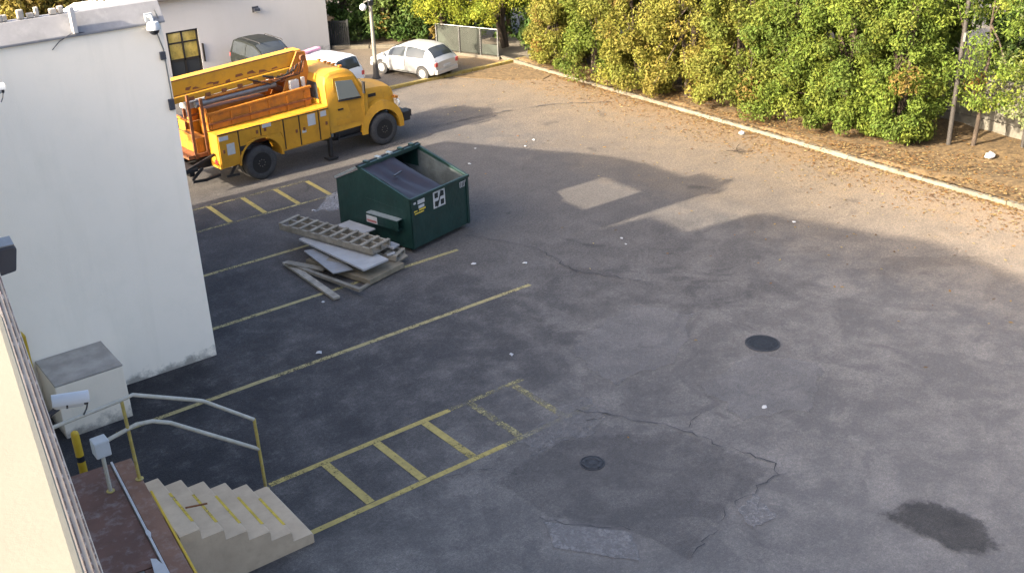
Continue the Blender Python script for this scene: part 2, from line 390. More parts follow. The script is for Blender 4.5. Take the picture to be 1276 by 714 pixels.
def strip(name, p0, p1, wd, z, mat, parent=lot):
    p0 = Vector((*p0, z)); p1 = Vector((*p1, z)); d = (p1-p0); n = max(1, int(d.length/1.0)); sd = Vector((-d.y, d.x, 0)).normalized()*wd/2
    mb = MB(); vs = []
    for i in range(n+1):
        q = p0+d*i/n; vs += [q-sd, q+sd]
    mb.add(vs, [(2*i, 2*i+2, 2*i+3, 2*i+1) for i in range(n)])
    return mb.build(name, mat, parent)
LW = .115
strip('parking_line', (5.55, 12.94), (9.3, 12.94), LW, .004, 'yellow_paint')
strip('parking_line', (9.3, 12.94), (11.3, 12.96), LW, .004, 'faded_paint')
strip('parking_line', (5.62, 14.50), (9.2, 14.50), LW, .004, 'yellow_paint')
strip('parking_line', (9.2, 14.50), (10.9, 14.52), LW, .004, 'faded_paint')
strip('parking_line', (4.2, 17.72), (13.6, 17.72), LW, .004, 'pale_paint')
strip('parking_line', (6.85, 20.42), (13.5, 20.42), LW, .004, 'pale_paint')
strip('parking_line', (6.85, 23.12), (11.5, 23.12), LW, .004, 'pale_paint')
strip('parking_line', (6.85, 25.82), (13.3, 25.82), LW*.8, .004, 'faded_paint')
strip('parking_line', (6.85, 27.38), (13.15, 27.38), LW*.8, .004, 'faded_paint')
for i in range(5):
    strip('hatch_bar', (6.62+i*1.0, 14.43), (6.66+i*1.0, 13.01), .15, .008, 'yellow_paint' if i < 3 else 'faded_paint')
for i in range(6):
    strip('hatch_bar', (8.1+i*.99, 27.33), (8.08+i*.99, 25.87), .13, .008, 'yellow_paint')

def blob(name, pts, z, mat, parent=lot, sub=6, jit=.06):
    # an outlined sheet with a 'rim' attribute falling to 0 at its border
    pts = [Vector((*p, z)) for p in pts]; ring = []
    for i, p in enumerate(pts):
        q = pts[(i+1) % len(pts)]
        for k in range(sub):
            v = p.lerp(q, k/sub); ring.append(v+Vector((random.uniform(-jit, jit), random.uniform(-jit, jit), 0)))
    c = sum(ring, Vector())/len(ring); n = len(ring)
    vs = ring+[c+(v-c)*(.86 if mat.startswith('patch') else .45) for v in ring]+[c]
    fs = [(i, (i+1) % n, n+(i+1) % n, n+i) for i in range(n)]+[(n+i, n+(i+1) % n, 2*n) for i in range(n)]
    ob = MB(); ob.v = [tuple(v) for v in vs]; ob.f = fs
    me = bpy.data.meshes.new(name); me.from_pydata(ob.v, [], ob.f); me.materials.append(M[mat])
    at = me.attributes.new('rim', 'FLOAT', 'POINT')
    at.data.foreach_set('value', [0.0]*n+[1.0]*(n+1))
    o = bpy.data.objects.new(name, me); COL.objects.link(o); o.parent = parent; return o
blob('asphalt_patch', [(8.4,12.3),(10.1,12.55),(11.95,11.4),(12.35,9.5),(10.8,9.2),(9.5,8.75),(9.3,9.9),(8.55,10.95)], .012, 'patch_dark', jit=.03)
blob('asphalt_patch', [(8.45,10.9),(9.35,9.85),(9.0,9.2),(8.2,10.3)], .016, 'patch_light', jit=.03)
blob('asphalt_patch', [(9.6,13.0),(11.4,13.4),(11.4,12.5),(10.6,12.2),(9.4,12.4)], .012, 'patch_mid', jit=.08)
blob('asphalt_patch', [(12.2,14.8),(14.6,15.6),(15.4,14.3),(13.5,13.0),(12.0,13.2)], .012, 'patch_mid', jit=.1)
blob('asphalt_patch', [(13.2,12.2),(15.0,12.4),(15.6,11.2),(14.2,10.2),(12.9,10.8)], .012, 'patch_mid', jit=.1)
blob('asphalt_patch', [(10.9,9.1),(11.5,9.3),(11.3,8.6),(10.8,8.7)], .016, 'patch_light', jit=.05)
blob('oil_stain', [(12.45,7.9),(13.5,7.7),(13.7,6.6),(13.2,5.9),(12.5,6.3)], .02, 'stain', jit=.03)
blob('dust_spill', [(11.9,25.0),(13.3,26.3),(13.5,25.5),(12.6,24.5)], .01, 'dust_white', jit=.12)
def crack(pts, wd=.035):
    out = []
    for a, b in zip(pts, pts[1:]):
        a = Vector((*a, .024)); b = Vector((*b, .024)); n = max(2, int((b-a).length/.12))
        for k in range(n): out.append(a.lerp(b, k/n)+Vector((random.gauss(0, .035), random.gauss(0, .035), 0)))
    out.append(Vector((*pts[-1], .024)))
    mb = MB(); vs = []
    for i, p in enumerate(out):
        d = (out[min(i+1, len(out)-1)]-out[max(0, i-1)]).normalized(); sd = Vector((-d.y, d.x, 0))*wd*random.uniform(.03, .34)
        vs += [p-sd, p+sd]
    mb.add(vs, [(2*i, 2*i+2, 2*i+3, 2*i+1) for i in range(len(out)-1)])
    mb.build('crack', 'crack', lot)
crack([(18.6,29.2),(20.5,29.1),(23.1,28.5),(24.6,27.4)], .10)
crack([(10.9,13.1),(11.8,11.65),(12.0,11.0),(12.35,9.6),(12.15,9.35)], .04)
crack([(12.0,11.3),(12.6,11.5)], .03)
crack([(12.2,9.4),(10.85,9.25),(9.6,8.8)], .03)
crack([(8.45,10.95),(9.35,9.85)], .03)
crack([(7.6,12.9),(8.6,12.6),(8.9,12.1)], .03)
crack([(14.2,21.0),(15.0,19.2),(14.8,17.6),(15.6,16.2)], .05)
crack([(14.8,22.9),(16.0,22.2),(17.4,22.4)], .04)
crack([(6.9,19.2),(7.8,18.3),(8.4,17.6)], .03)

# planting bed behind the kerb
def bed():
    n, mrow = 90, 20; x0, x1, y0, y1 = 25.85, 40.0, -10.0, 34.0; mb = MB(); rnd = random.Random(3)
    for j in range(n+1):
        for i in range(mrow+1):
            t = (i/mrow)**1.8
            mb.v.append((x0+(x1-x0)*t, y0+(y1-y0)*j/n, .09+(.06*rnd.random()+.05*math.sin(j*.7+i) if i else 0)))
    for j in range(n):
        for i in range(mrow):
            a = j*(mrow+1)+i; mb.f.append((a, a+1, a+mrow+2, a+mrow+1))
    tag(mb.build('planting_bed', 'soil', smooth=True, angle=80), kind='structure')
bed()
kerb = empty('kerb', (0,0,0), kind='structure')
ks = MB().box((-.075, -1.208, -.05), (.075, 1.208, .11)).build('kerb_stone', 'concrete', kerb, bevel=.02)
y = -6.0; k = 0
while y < 33.6:
    o = ks if k == 0 else copy_part(ks, kerb)
    o.location = (25.71+.012*math.sin(k*1.3), y+1.21, .010*math.sin(k*2.1)); o.rotation_euler = (.004*math.sin(k*2.9), 0, .008*math.sin(k*1.7))
    y += 2.428; k += 1
ks2 = ks.data.copy(); ks2.materials.clear(); ks2.materials.append(M['kerb_white'])
for o in kerb.children:
    if 14 < o.location.y < 25: o.data = ks2
# yellow kerb by the silver car
yk = empty('yellow_kerb', (0,0,0), kind='structure')
yb = MB().box((0, 0, -.05), (1.3, .17, .11)).build('kerb_stone', 'kerb_yellow', yk, bevel=.02)
for k in range(7):
    o = yb if k == 0 else copy_part(yb, yk)
    o.location = (17.1+k*1.32, 34.05+.006*k, 0); o.rotation_euler = (0,0,.005*math.sin(k*2))
bare = MB().prism([(22.7,33.95),(25.55,33.9),(25.55,31.6),(24.9,31.3),(23.8,32.3)], .003, .02, 2).build('leaf_mulch', 'soil'); tag(bare, kind='structure')
fk = empty('far_kerb', (0,0,0), kind='structure')
a0 = MB().box((0, 0, -.05), (1.55, .2, .13)).build('kerb_stone', 'concrete', fk, bevel=.02)
for k in range(3):
    o = a0 if k == 0 else copy_part(a0, fk)
    o.location = (21.6+k*1.2, 41.3-k*1.05, 0); o.rotation_euler = (0,0,math.atan2(-1.05,1.2))

# leaf litter
def litter():
    rnd = np.random.default_rng(5); n = 13000
    yy = rnd.uniform(9, 33.5, n); xx = 25.6-np.abs(rnd.normal(0, .95, n)); z = np.full(n, .012)
    bedm = rnd.random(n) < .68
    xx = np.where(bedm, 25.85+rnd.gamma(1.3, 1.0, n), xx); z = np.where(bedm, .155, .012); onk = rnd.random(n) < .06; xx = np.where(onk, rnd.uniform(25.62, 25.8, n), xx); z = np.where(onk, .14, z)
    far = rnd.random(n) < .05
    xx = np.where(far, 25.4-rnd.gamma(1.2, 1.8, n), xx); z = np.where(far, .012, z)
    s = rnd.uniform(.018, .042, n)
    drift = .5+.5*np.sin(yy*1.7+1.3*np.sin(yy*.9))*np.sin(yy*.53+.7)
    keep = bedm | (rnd.random(n) < .25+.75*drift**2)
    xx = np.where(keep, xx, 25.66-np.abs(rnd.normal(0, .16, n))); th = rnd.uniform(0, 6.28, n); tl = rnd.uniform(-.5, .5, (n, 4))*s[:, None]*.8
    V = np.zeros((n, 4, 3)); 
    for k in range(4):
        a = th+k*math.pi/2; V[:, k, 0] = xx+np.cos(a)*s*(1.4 if k % 2 else .8); V[:, k, 1] = yy+np.sin(a)*s*(1.4 if k % 2 else .8); V[:, k, 2] = z+np.abs(tl[:, k])
    pal = np.array([(.22,.12,.04),(.26,.17,.07),(.16,.08,.035),(.28,.22,.11),(.11,.07,.04)])
    c = pal[rnd.integers(0, 5, n)]*rnd.uniform(.7, 1.2, (n, 1))
    leaf_mesh('leaf_litter', V, c, None, kind='stuff')
def leaf_mesh(name, V, c, parent, kind=None):
    n = len(V); me = bpy.data.meshes.new(name)
    me.vertices.add(n*4); me.vertices.foreach_set('co', V.reshape(-1).astype(np.float32))
    me.loops.add(n*4); me.loops.foreach_set('vertex_index', np.arange(n*4, dtype=np.int32))
    me.polygons.add(n); me.polygons.foreach_set('loop_start', np.arange(0, n*4, 4, dtype=np.int32)); me.polygons.foreach_set('loop_total', np.full(n, 4, dtype=np.int32))
    at = me.color_attributes.new('leaf', 'FLOAT_COLOR', 'POINT')
    cc = np.ones((n, 4, 4), np.float32); cc[:, :, :3] = c[:, None, :]; at.data.foreach_set('color', cc.reshape(-1))
    me.update(); me.validate(); me.materials.append(M['leaf'])
    o = bpy.data.objects.new(name, me); COL.objects.link(o); o.parent = parent
    if kind: o['kind'] = kind
    return o
litter()
for o in COL.objects:
    if o.name == 'leaf_litter': o['label'] = 'brown fallen leaves along the concrete kerb'

# ================================================================== LEFT WHITE BUILDING
lb = empty('stucco_building', (6.8, 19.3, 0), 0, 'tall blank white stucco building at left, behind the stairs', 'building')
def LBm(): return MB()
MB().box((-30, 0, -.1), (-.3, 8.5, 4.9)).build('body', 'stucco', lb)
MB().box((-30, -.004, -.1), (0, .32, 6.66)).build('wall', 'stucco', lb, bevel=.015)
# unseen east wall; opening added for the sun patch, parapet sloped to shape the shadow
ew = MB()
ew.box((-.3, .32, -.1), (-.002, 8.5, 4.95))
ew.box((-.3, .32, 4.95), (-.002, 1.15, 6.92))
ew.box((-.3, 1.15, 6.0), (-.002, 2.7, 6.66))
ew.prism([(2.7, 4.95), (8.5, 4.95), (8.5, 5.2), (4.0, 6.5), (2.7, 6.66)], -.3, -.002, 0)
ew.build('side_wall', 'stucco', lb)
MB().prism([(-.06, 6.66), (-.06, 6.70), (.14, 7.02), (.30, 7.03), (.30, 6.66)], -30, .05, 0).build('coping', 'coping', lb, bevel=.01)
ct = MB().box((-.05, 0, 0), (.05, .08, .12)).build('ridge_tile', 'cap_grey', lb, bevel=.02)
for k in range(22):
    o = ct if k == 0 else copy_part(ct, lb)
    o.location = (-1.6-.17*k-.05*math.sin(k*4.1), .17, 7.03); o.scale = (1+.3*math.sin(k*2.3), 1, 1+.35*math.sin(k*3.7))
# conduit at the corner
MB().tube([(-.10,-.03,6.9),(-.05,-.03,6.75),(-.13,-.03,6.55),(-.05,-.03,6.2),(-.04,-.03,5.2)], .012, 6).build('cable', 'galv', lb)
MB().box((-.13,-.06,6.02),(-.03,-.004,6.16)).build('junction_box', 'lamp_dark', lb, bevel=.008)
MB().box((-.12,-.06,5.1),(-.02,-.004,5.3)).build('junction_box', 'lamp_dark', lb, bevel=.008)
dc = empty('dome_camera', (6.58, 19.28, 6.62), 0, 'small white dome camera at the top corner of the tall white wall', 'security camera')
MB().box((-.07,-.03,.06),(.07,.01,.24)).build('wall_plate', 'plastic_white', dc, bevel=.01)
MB().tube([(0,-.02,.18),(0,-.16,.20),(0,-.18,.12)], .03, 8).build('arm', 'plastic_white', dc)
MB().lathe([(0.02,.12),(.09,.11),(.12,.04),(.12,-.02)], (0,-.18,0), 'z', 20).build('housing', 'plastic_white', dc, smooth=True)
MB().sphere((0,-.18,-.02), .095, 16, 10).build('lens_dome', 'plastic_black', dc, smooth=True)
br = empty('wall_bracket', (5.3, 19.25, 6.72), 0, 'small white bracket with a loose wire near the top of the white wall', 'bracket')
MB().box((-.04,-.06,0),(.04,.06,.44)).build('plate', 'white_paint', br, bevel=.01)
MB().tube([(-.42,.02,-.22),(-.28,.02,-.10),(-.05,-.03,.02),(.2,.01,-.02),(.36,.01,-.03)], .008, 5).build('wire', 'lamp_dark', br)
gp = empty('gas_pipe', (3.36, 19.2, 0), 0, 'thin yellow pipe on the white wall left of the concrete box', 'pipe')
MB().tube([(0,0,0),(0,0,1.65)], .028, 8).build('riser', 'bollard', gp)
MB().tube([(0,0,1.65),(-.03,.03,1.71),(-.05,.10,1.72)], .029, 8).build('elbow', 'bollard', gp)

# concrete box against the wall
cb = empty('concrete_box', (4.05, 18.72, 0), 0, 'pale rendered concrete box with a grey top against the tall white wall', 'concrete box')
MB().box((-.60,-.60,-.05),(.60,.57,1.04)).build('body', 'stucco_box', cb, bevel=.02)
MB().box((-.60,-.60,1.04),(.60,.57,1.08)).build('cap', 'cap_grey', cb, bevel=.012)
MB().box((.62,-.05,0),(.70,.10,.42)).build('vent_pipe', 'truck_black', cb, bevel=.01)

# ================================================================== HOST BUILDING (the camera's own)
HR = -math.atan(.098); HB = -math.atan(.14)
hb = empty('host_building', (0, 0, 0), HB, 'cream topped building edge with weathered trim at lower left', 'building')
MB().box((-12,-8,-.1),(.0,13.2,8.16)).build('wall', 'stucco', hb)
MB().prism([(13.2,-.1),(19.2,-.1),(19.2,7.3),(17.1,7.4),(17.0,8.16),(13.2,8.16)], -12, 0, 0).build('wall_end', 'stucco', hb)  # end heights stepped to shape the shadow notch on the lot
# unseen upper block, added to cast the building's shadow across the lot
MB().prism([(-8,8.16),(17.0,8.16),(17.0,10.32),(13.2,11.22),(-8,11.22)], -12, -4, 0).build('shadow_block', 'stucco', hb)
MB().box((-12.1,-8,11.225),(-3.95,13.15,11.27)).build('shadow_block_top', 'coping', hb)
MB().box((-3.98,-8,8.17),(.05,13.1,8.20)).build('roof_deck', 'cap_grey', hb)
MB().box((.004,-8,7.8),(.152,13.1,8.165)).build('cornice', 'trim', hb, bevel=.006)
MB().box((.06,-8,8.17),(.152,13.1,8.436)).build('cornice', 'trim', hb, bevel=.006)
for x0 in (.108, .127, .143): MB().box((x0,-8,8.438),(x0+.005,13.1,8.446)).build('bead', 'trim_dark', hb)
# masonry pier that carries the camera
MB().box((-.40,1.05,8.20),(.040,2.45,9.40)).build('pier', 'stucco', hb)
MB().box((-.44,1.0,9.405),(.052,2.5,9.50)).build('pier_cap', 'cream', hb, bevel=.012)
# the brown landing
la = empty('timber_landing', (0, 0, 0), HR, 'brown painted timber landing with peeling boards beside the concrete stairs', 'landing')
MB().box((.03, 7.0, -.05), (2.22, 15.35, .98)).build('base', 'brown_red', la)
xs = [.35, .75, 1.14, 1.53, 1.905]
MB().box((.35, 12.6, .985), (1.90, 15.4, 1.066)).build('deck_sheet', 'brown_paint', la, bevel=.008)
for i in range(7):
    x0 = .35+i*.2215; e0 = 12.58-.25*abs(math.sin(i*2.1))
    MB().box((x0+.003, 7.0, .985), (x0+.2185, 12.58, 1.058+.006*(i % 2))).build('deck_board', 'grey_wood' if 2 < i < 6 else 'brown_paint', la, bevel=.006)
MB().box((1.91, 7.0, .985), (1.945, 15.4, 1.10)).build('edge_strip', 'white_paint', la, bevel=.008)
MB().box((1.95, 7.0, .985), (2.215, 15.35, 1.085)).build('kerb_board', 'brown_red', la, bevel=.012)
MB().box((2.22, 7.0, .985), (2.255, 14.3, 1.095)).build('edge_angle', 'bollard', la, bevel=.008)
rr = random.Random(4)
def flake(cx, cy, a, b):
    n = 9; MB().prism([(cx+a*rr.uniform(.6,1.1)*math.cos(2*math.pi*t/n), cy+b*rr.uniform(.6,1.1)*math.sin(2*math.pi*t/n)) for t in range(n)], 1.086, 1.104, 2).build('bare_patch', 'white_paint', la)
flake(1.86, 12.25, .10, .55); flake(1.93, 13.3, .035, .12);

# ---- stairs
st = empty('concrete_stairs', (0, 0, 0), 0, 'short flight of six concrete steps with yellow nosings', 'stairs')
TX, TR, RI, SY0, SY1 = 3.83, .333, .18, 12.72, 14.29
for i in range(6):
    x1 = TX+i*TR; z1 = RI*(6-i)
    x0 = TX-.30 if i == 0 else TX+(i-1)*TR+.002
    sb = MB().box((x0, SY0, -.05), (x1, SY1, z1)).build('step', 'concrete_step', st, bevel=.022 if i < 5 else .05, seg=3)
    if i < 5: MB().box((x1-.035, SY0+.22, z1-.05), (x1+.004, SY1-.50, z1+.004)).build('nosing', 'nosing', sb)
zz_ = [(TX-.30, -.05), (TX+5*TR-.03, -.05)]
for i in range(5, -1, -1):
    x1 = TX+i*TR; z1 = RI*(6-i)
    zz_ += [(x1-.004, z1-RI if i < 5 else .0), (x1-.004, z1-.03), (x1-.03, z1-.006)]
zz_ += [(TX-.30, RI*6-.006)]
MB().prism(zz_, SY0-.014, SY0+.02, 1).build('side_face', 'concrete_step', st)
MB().tube([(TX+.02, SY0+.55, 1.10),(TX+.30, SY0+.42, 1.12)], .014, 6).build('rebar', 'rust', st)
# ---- handrail
hr = empty('stair_handrail', (0, 0, 0), 0, 'white and yellow pipe handrail on the far side of the stairs', 'handrail')
RY = 14.42
for (xx, z0, z1) in ((3.60, 1.06, 2.46), (5.52, .0, 1.36)):
    MB().tube([(xx, RY, z0), (xx-.02, RY, z1)], .026, 10).build('post', 'rail_yellow', hr, smooth=True)
MB().tube([(2.45,RY,2.40),(3.58,RY,2.47),(3.75,RY,2.49),(4.62,RY,2.06),(4.75,RY,1.99),(5.49,RY,1.36)], .030, 10).build('top_rail', 'rail_white', hr, smooth=True)
MB().tube([(3.2,RY,1.90),(3.72,RY,2.00),(3.95,RY,1.96),(4.2,RY,1.83),(5.5,RY,.80)], .032, 10).build('mid_rail', 'rail_white', hr, smooth=True)
for (xx, zz) in ((3.60,1.088),(5.52,.006),(3.16,1.07)): MB().lathe([(.06,0),(.06,.012),(.03,.016)], (xx,RY,zz), 'z', 14).build('base_plate', 'rail_yellow', hr)
sl_ = MB().box((3.05,RY-.11,1.72),(3.27,RY+.11,1.98)).build('sleeve', 'plastic_white', hr, bevel=.02)
MB().tube([(3.16,RY,1.06),(3.16,RY,1.72)], .03, 8).build('post', 'rail_white', hr, smooth=True)
bo = empty('bollard', (3.22, 16.25, 0), 0, 'yellow steel bollard just behind the brown landing', 'bollard')
MB().lathe([(.065,0),(.065,1.12),(.055,1.16),(.03,1.18),(0,1.185)], (0,0,0), 'z', 16).build('post', 'bollard', bo, smooth=True)
MB().lathe([(.12,0),(.12,.03),(.066,.035)], (0,0,0), 'z', 16).build('base_flange', 'bollard', bo)
MB().lathe([(.067,.62),(.067,.72)], (0,0,0), 'z', 16).build('reflective_band', 'plastic_black', bo)

# ---- bullet camera on the trim
def bullet(name, loc, rz, pitch, label, s=1.0, body='plastic_white'):
    e = empty(name, loc, 0, label, 'security camera')
    e.rotation_euler = (0, pitch, rz); e.scale = (s, s, s)
    MB().lathe([(.0,-.002),(.024,0),(.031,.012),(.031,.118),(.027,.124)], (0,0,-.002), 'x', 20).build('body', body, e, smooth=True, angle=50)
    MB().prism([(.037*math.cos(math.pi*k/10), .037*math.sin(math.pi*k/10)-.002) for k in range(11)]+[(.033*math.cos(math.pi*k/10), .033*math.sin(math.pi*k/10)-.002) for k in range(10,-1,-1)], -.004, .148, 0).build('sun_shield', body, e, smooth=True, angle=40)
    MB().lathe([(.026,0),(.030,.010),(.030,.016),(.0,.012)], (.124,0,-.002), 'x', 16).build('lens', 'plastic_black', e)
    MB().lathe([(.033,-.004),(.033,.004)], (.055,0,-.002), 'x', 16).build('clamp_ring', 'plastic_black', e)
    MB().tube([(.02,0,-.028),(-.02,0,-.055),(-.075,0,-.05)], .013, 8).build('bracket', 'lamp_dark', e)
    MB().lathe([(.030,0),(.030,.012)], (-.09,0,-.05), 'x', 14).build('mount_plate', 'galv', e)
    MB().tube([(.135,.03,.02),(.15,.045,-.02),(.135,.03,-.07),(.12,.015,-.09)], .004, 5).build('cable', 'plastic_black', e)
    return e
bullet('bullet_camera', (.875, 4.72, 8.02), math.radians(-12), math.radians(6), 'pale blue white bullet camera with a hanging cable above the concrete box', 1.05)
fl = empty('flood_light', (1.10, 6.62, 8.03), HR, 'dark grey flood light head at the left edge above the trim', 'flood light')
MB().prism([(-.10,-.10),(.10,-.075),(.13,.06),(.12,.085),(-.10,.085)], -.08, .08, 1).build('housing', 'lamp_dark', fl, bevel=.012)
MB().box((-.10,-.078,.086),(.12,.078,.094)).build('lid', 'grey_metal', fl)
MB().tube([(-.10,0,0),(-.26,0,-.03)], .02, 8).build('arm', 'lamp_dark', fl)
bullet('box_camera', (.865, 4.60, 9.49), math.radians(0), math.radians(4), 'white box camera peeking in at the left edge of the picture, high up', .62)
arm = MB().tube([(.42,4.60,8.20),(.42,4.60,9.40),(.48,4.60,9.455),(.80,4.60,9.46)], .014, 8).build('mount_arm', 'plastic_white', bpy.data.objects['box_camera'])
arm.matrix_parent_inverse = Matrix.LocRotScale(Vector((.865,4.60,9.49)), bpy.data.objects['box_camera'].rotation_euler, Vector((.62,.62,.62))).inverted()

# ================================================================== FAR WHITE BUILDING
fb = empty('office_building', (0, 41.2, 0), 0, 'low white stucco building with a dark framed doorway behind the cars', 'building')
MB().box((2.5,0,-.1),(14.62,10,3.02)).add([(15.9,0,0)], []).build('wall', 'stucco_far', fb)
MB().box((14.62,0,1.80),(15.88,.3,3.02)).build('lintel', 'stucco_far', fb)
MB().box((15.88,0,-.1),(21.45,10,3.02)).build('wall', 'stucco_far', fb)
MB().box((14.62,.6,-.1),(15.88,10,3.02)).build('lobby_wall', 'door_dark', fb)
MB().prism([(-.35,3.024),(-.35,3.16),(10.2,3.16),(10.2,3.024)], 2.2, 17.4, 0).build('roof_edge', 'roof_brown', fb, bevel=.02)
MB().box((2.3,-.25,3.164),(17.3,10.1,3.20)).build('roof', 'white_roof', fb)
MB().box((17.45,.05,3.024),(21.45,10,3.20)).build('roof', 'white_roof', fb)
dr = MB().box((14.63,.06,1.32),(15.87,.14,1.38)).build('door_frame', 'door_dark', fb)
for (a, b, c, d) in ((14.62,14.70,0,1.8),(15.80,15.88,0,1.8),(15.20,15.27,0,1.8),(14.63,15.87,1.73,1.8),(14.63,15.87,.66,.74)):
    MB().box((a+.002,.055,c),(b-.002,.145,d)).build('mullion', 'door_dark', dr)
for (a, b, c, d, mt) in ((14.70,15.80,1.38,1.73,'pane_yellow'),(14.70,15.20,.74,1.32,'pane_yellow'),(15.27,15.80,.74,1.32,'pane_yellow'),(14.70,15.20,.03,.66,'glass'),(15.27,15.80,.03,.66,'glass')):
    MB().box((a,.09,c),(b,.11,d)).build('pane', mt, dr)
MB().box((15.95,-.08,.5),(16.0,.0,1.2)).build('handle', 'door_dark', dr)
wl = empty('wall_light', (18.34, 41.19, 2.10), 0, 'small dark wall light high on the low white building', 'wall light')
MB().prism([(-.22,0),(-.20,.10),(0,.13),(0,-.02)], -.11, .11, 0).build('hood', 'lamp_dark', wl, bevel=.01)
MB().box((-.09,-.19,-.03),(.09,-.03,.0)).build('diffuser', 'lamp_lens', wl)
MB().box((-.13,-.012,-.06),(.13,.008,.16)).build('back_plate', 'lamp_dark', wl)

# gate, and a pale hut behind it
gt = empty('metal_gate', (21.5, 41.9, 0), math.radians(-42), 'black barred metal gate beside the low white building', 'gate')
for xx in (0.02, 1.12): MB().box((xx-.04,-.04,-.02),(xx+.04,.04,1.15)).build('gate_post', 'gate_black', gt)
for zz in (.1, 1.02): MB().box((.06,-.02,zz),(1.08,.02,zz+.06)).build('rail', 'gate_black', gt)
pk = MB().box((-.03,-.012,.06),(.03,.012,1.1)).build('picket', 'gate_black', gt)
for k in range(12):
    o = pk if k == 0 else copy_part(pk, gt)
    o.location = (.11+.083*k, 0.03, 0)
hu = empty('pale_outbuilding', (25.4, 49.0, -.1), math.radians(-35), 'pale cream outbuilding glimpsed beyond the black gate', 'building')
MB().box((-3,-1.5,0),(3,1.5,2.2)).build('wall', 'stucco_box', hu)
MB().prism([(-1.7,2.2),(1.7,2.2),(0,2.9)], -3.2, 3.2, 0).build('roof', 'roof_brown', hu)
MB().box((-1.2,-1.52,.7),(-.5,-1.50,1.5)).build('window', 'glass', hu)

# fence with privacy screen
fe = empty('screened_fence', (24.75, 36.9, 0), math.atan2(34.95-36.9, 25.55-24.75), 'chain link fence with a grey green screen beside the silver hatchback', 'fence')
FLn = math.hypot(34.95-36.9, 25.55-24.75)
MB().box((-.9,-.10,-.05),(FLn+.1,.10,.10)).build('footing', 'concrete', fe, bevel=.015)
for xx in (-.8, .3, 1.3, FLn): MB().tube([(xx,0,.08),(xx,0,1.2)], .03, 8).build('post', 'galv', fe)
MB().tube([(-.8,0,1.17),(FLn,0,1.17)], .02, 8).build('top_rail', 'galv', fe)
MB().box((-.8,.03,.14),(1.35,.038,1.12)).build('screen', 'screen_mesh', fe)
MB().box((1.35,.03,.14),(FLn,.038,.55)).build('screen', 'screen_mesh', fe)
ch = MB(); L_ = FLn+.8
for k in range(int(L_/.09)):
    for sgn in (-1, 1):
        xa = -.8+k*.09; xb = xa+sgn*1.02
        if -.85 < xb < FLn+.02: ch.obox((xa,-.035,.13),(xb,-.035,1.15), .006, .006)
tag(ch.build('wire_mesh', 'pole_base', fe), kind='stuff')

# lamp post
lp = empty('lamp_post', (20.48, 35.85, 0), 0, 'grey lamp post with a white globe beside the silver hatchback', 'lamp post')
MB().lathe([(.16,0),(.16,.04),(.12,.12),(.085,.6),(.08,.62)], (0,0,0), 'z', 14).build('base', 'pole_base', lp, smooth=True)
MB().lathe([(.078,.6),(.06,3.35),(.0,3.36)], (0,0,0), 'z', 14).build('pole', 'pole_grey', lp, smooth=True)
MB().tube([(0,0,2.86),(-.1,.02,2.9),(-.24,.06,2.84)], .025, 8).build('arm', 'pole_grey', lp)
MB().sphere((-.27,.07,2.68), .13, 18, 12).build('globe', 'globe', lp, smooth=True)
MB().box((-.12,-.08,2.72),(.10,-.03,2.9)).build('camera_housing', 'plastic_black', lp, bevel=.01)

# ================================================================== VEHICLES
def wheel(parent, c, r, wd, rim, side, axis='y', spokes=5, holes=False):
    # c: outer face centre; side -1 / +1: outward direction along y
    w = empty('wheel', c); w.parent = parent
    s = side
    MB().lathe([(r*.60,0),(r*.66,s*.012),(r*.90,s*.004),(r*.985,-s*wd*.12),(r,-s*wd*.3),(r,-s*wd*.7),(r*.97,-s*wd*.9),(r*.62,-s*wd)], (0,0,0), 'y', 32).build('tyre', 'tyre', w, smooth=True, angle=50)
    MB().lathe([(r*.615,s*.002),(r*.56,-s*.02),(r*.50,-s*.075),(r*.24,-s*.075),(r*.21,-s*.02),(r*.10,s*.0),(0,s*.002)], (0,0,0), 'y', 28).build('rim', rim, w, smooth=True, angle=45)
    if spokes:
        sp = MB()
        for k in range(spokes):
            a = 2*math.pi*k/spokes+.3
            sp.obox((math.cos(a)*r*.12,-s*.022,math.sin(a)*r*.12),(math.cos(a)*r*.57,-s*.014,math.sin(a)*r*.57), r*.16, .03, (0,1,0))
        sp.build('spokes', rim, w)
    else:
        sp = MB()
        for k in range(8):
            a = 2*math.pi*k/8
            sp.lathe([(.018,-s*.03),(.018,s*.01),(0,s*.012)], (math.cos(a)*r*.2,0,math.sin(a)*r*.2), 'y', 6)
        sp.build('wheel_nuts', 'rim_dirty', w)
    return w

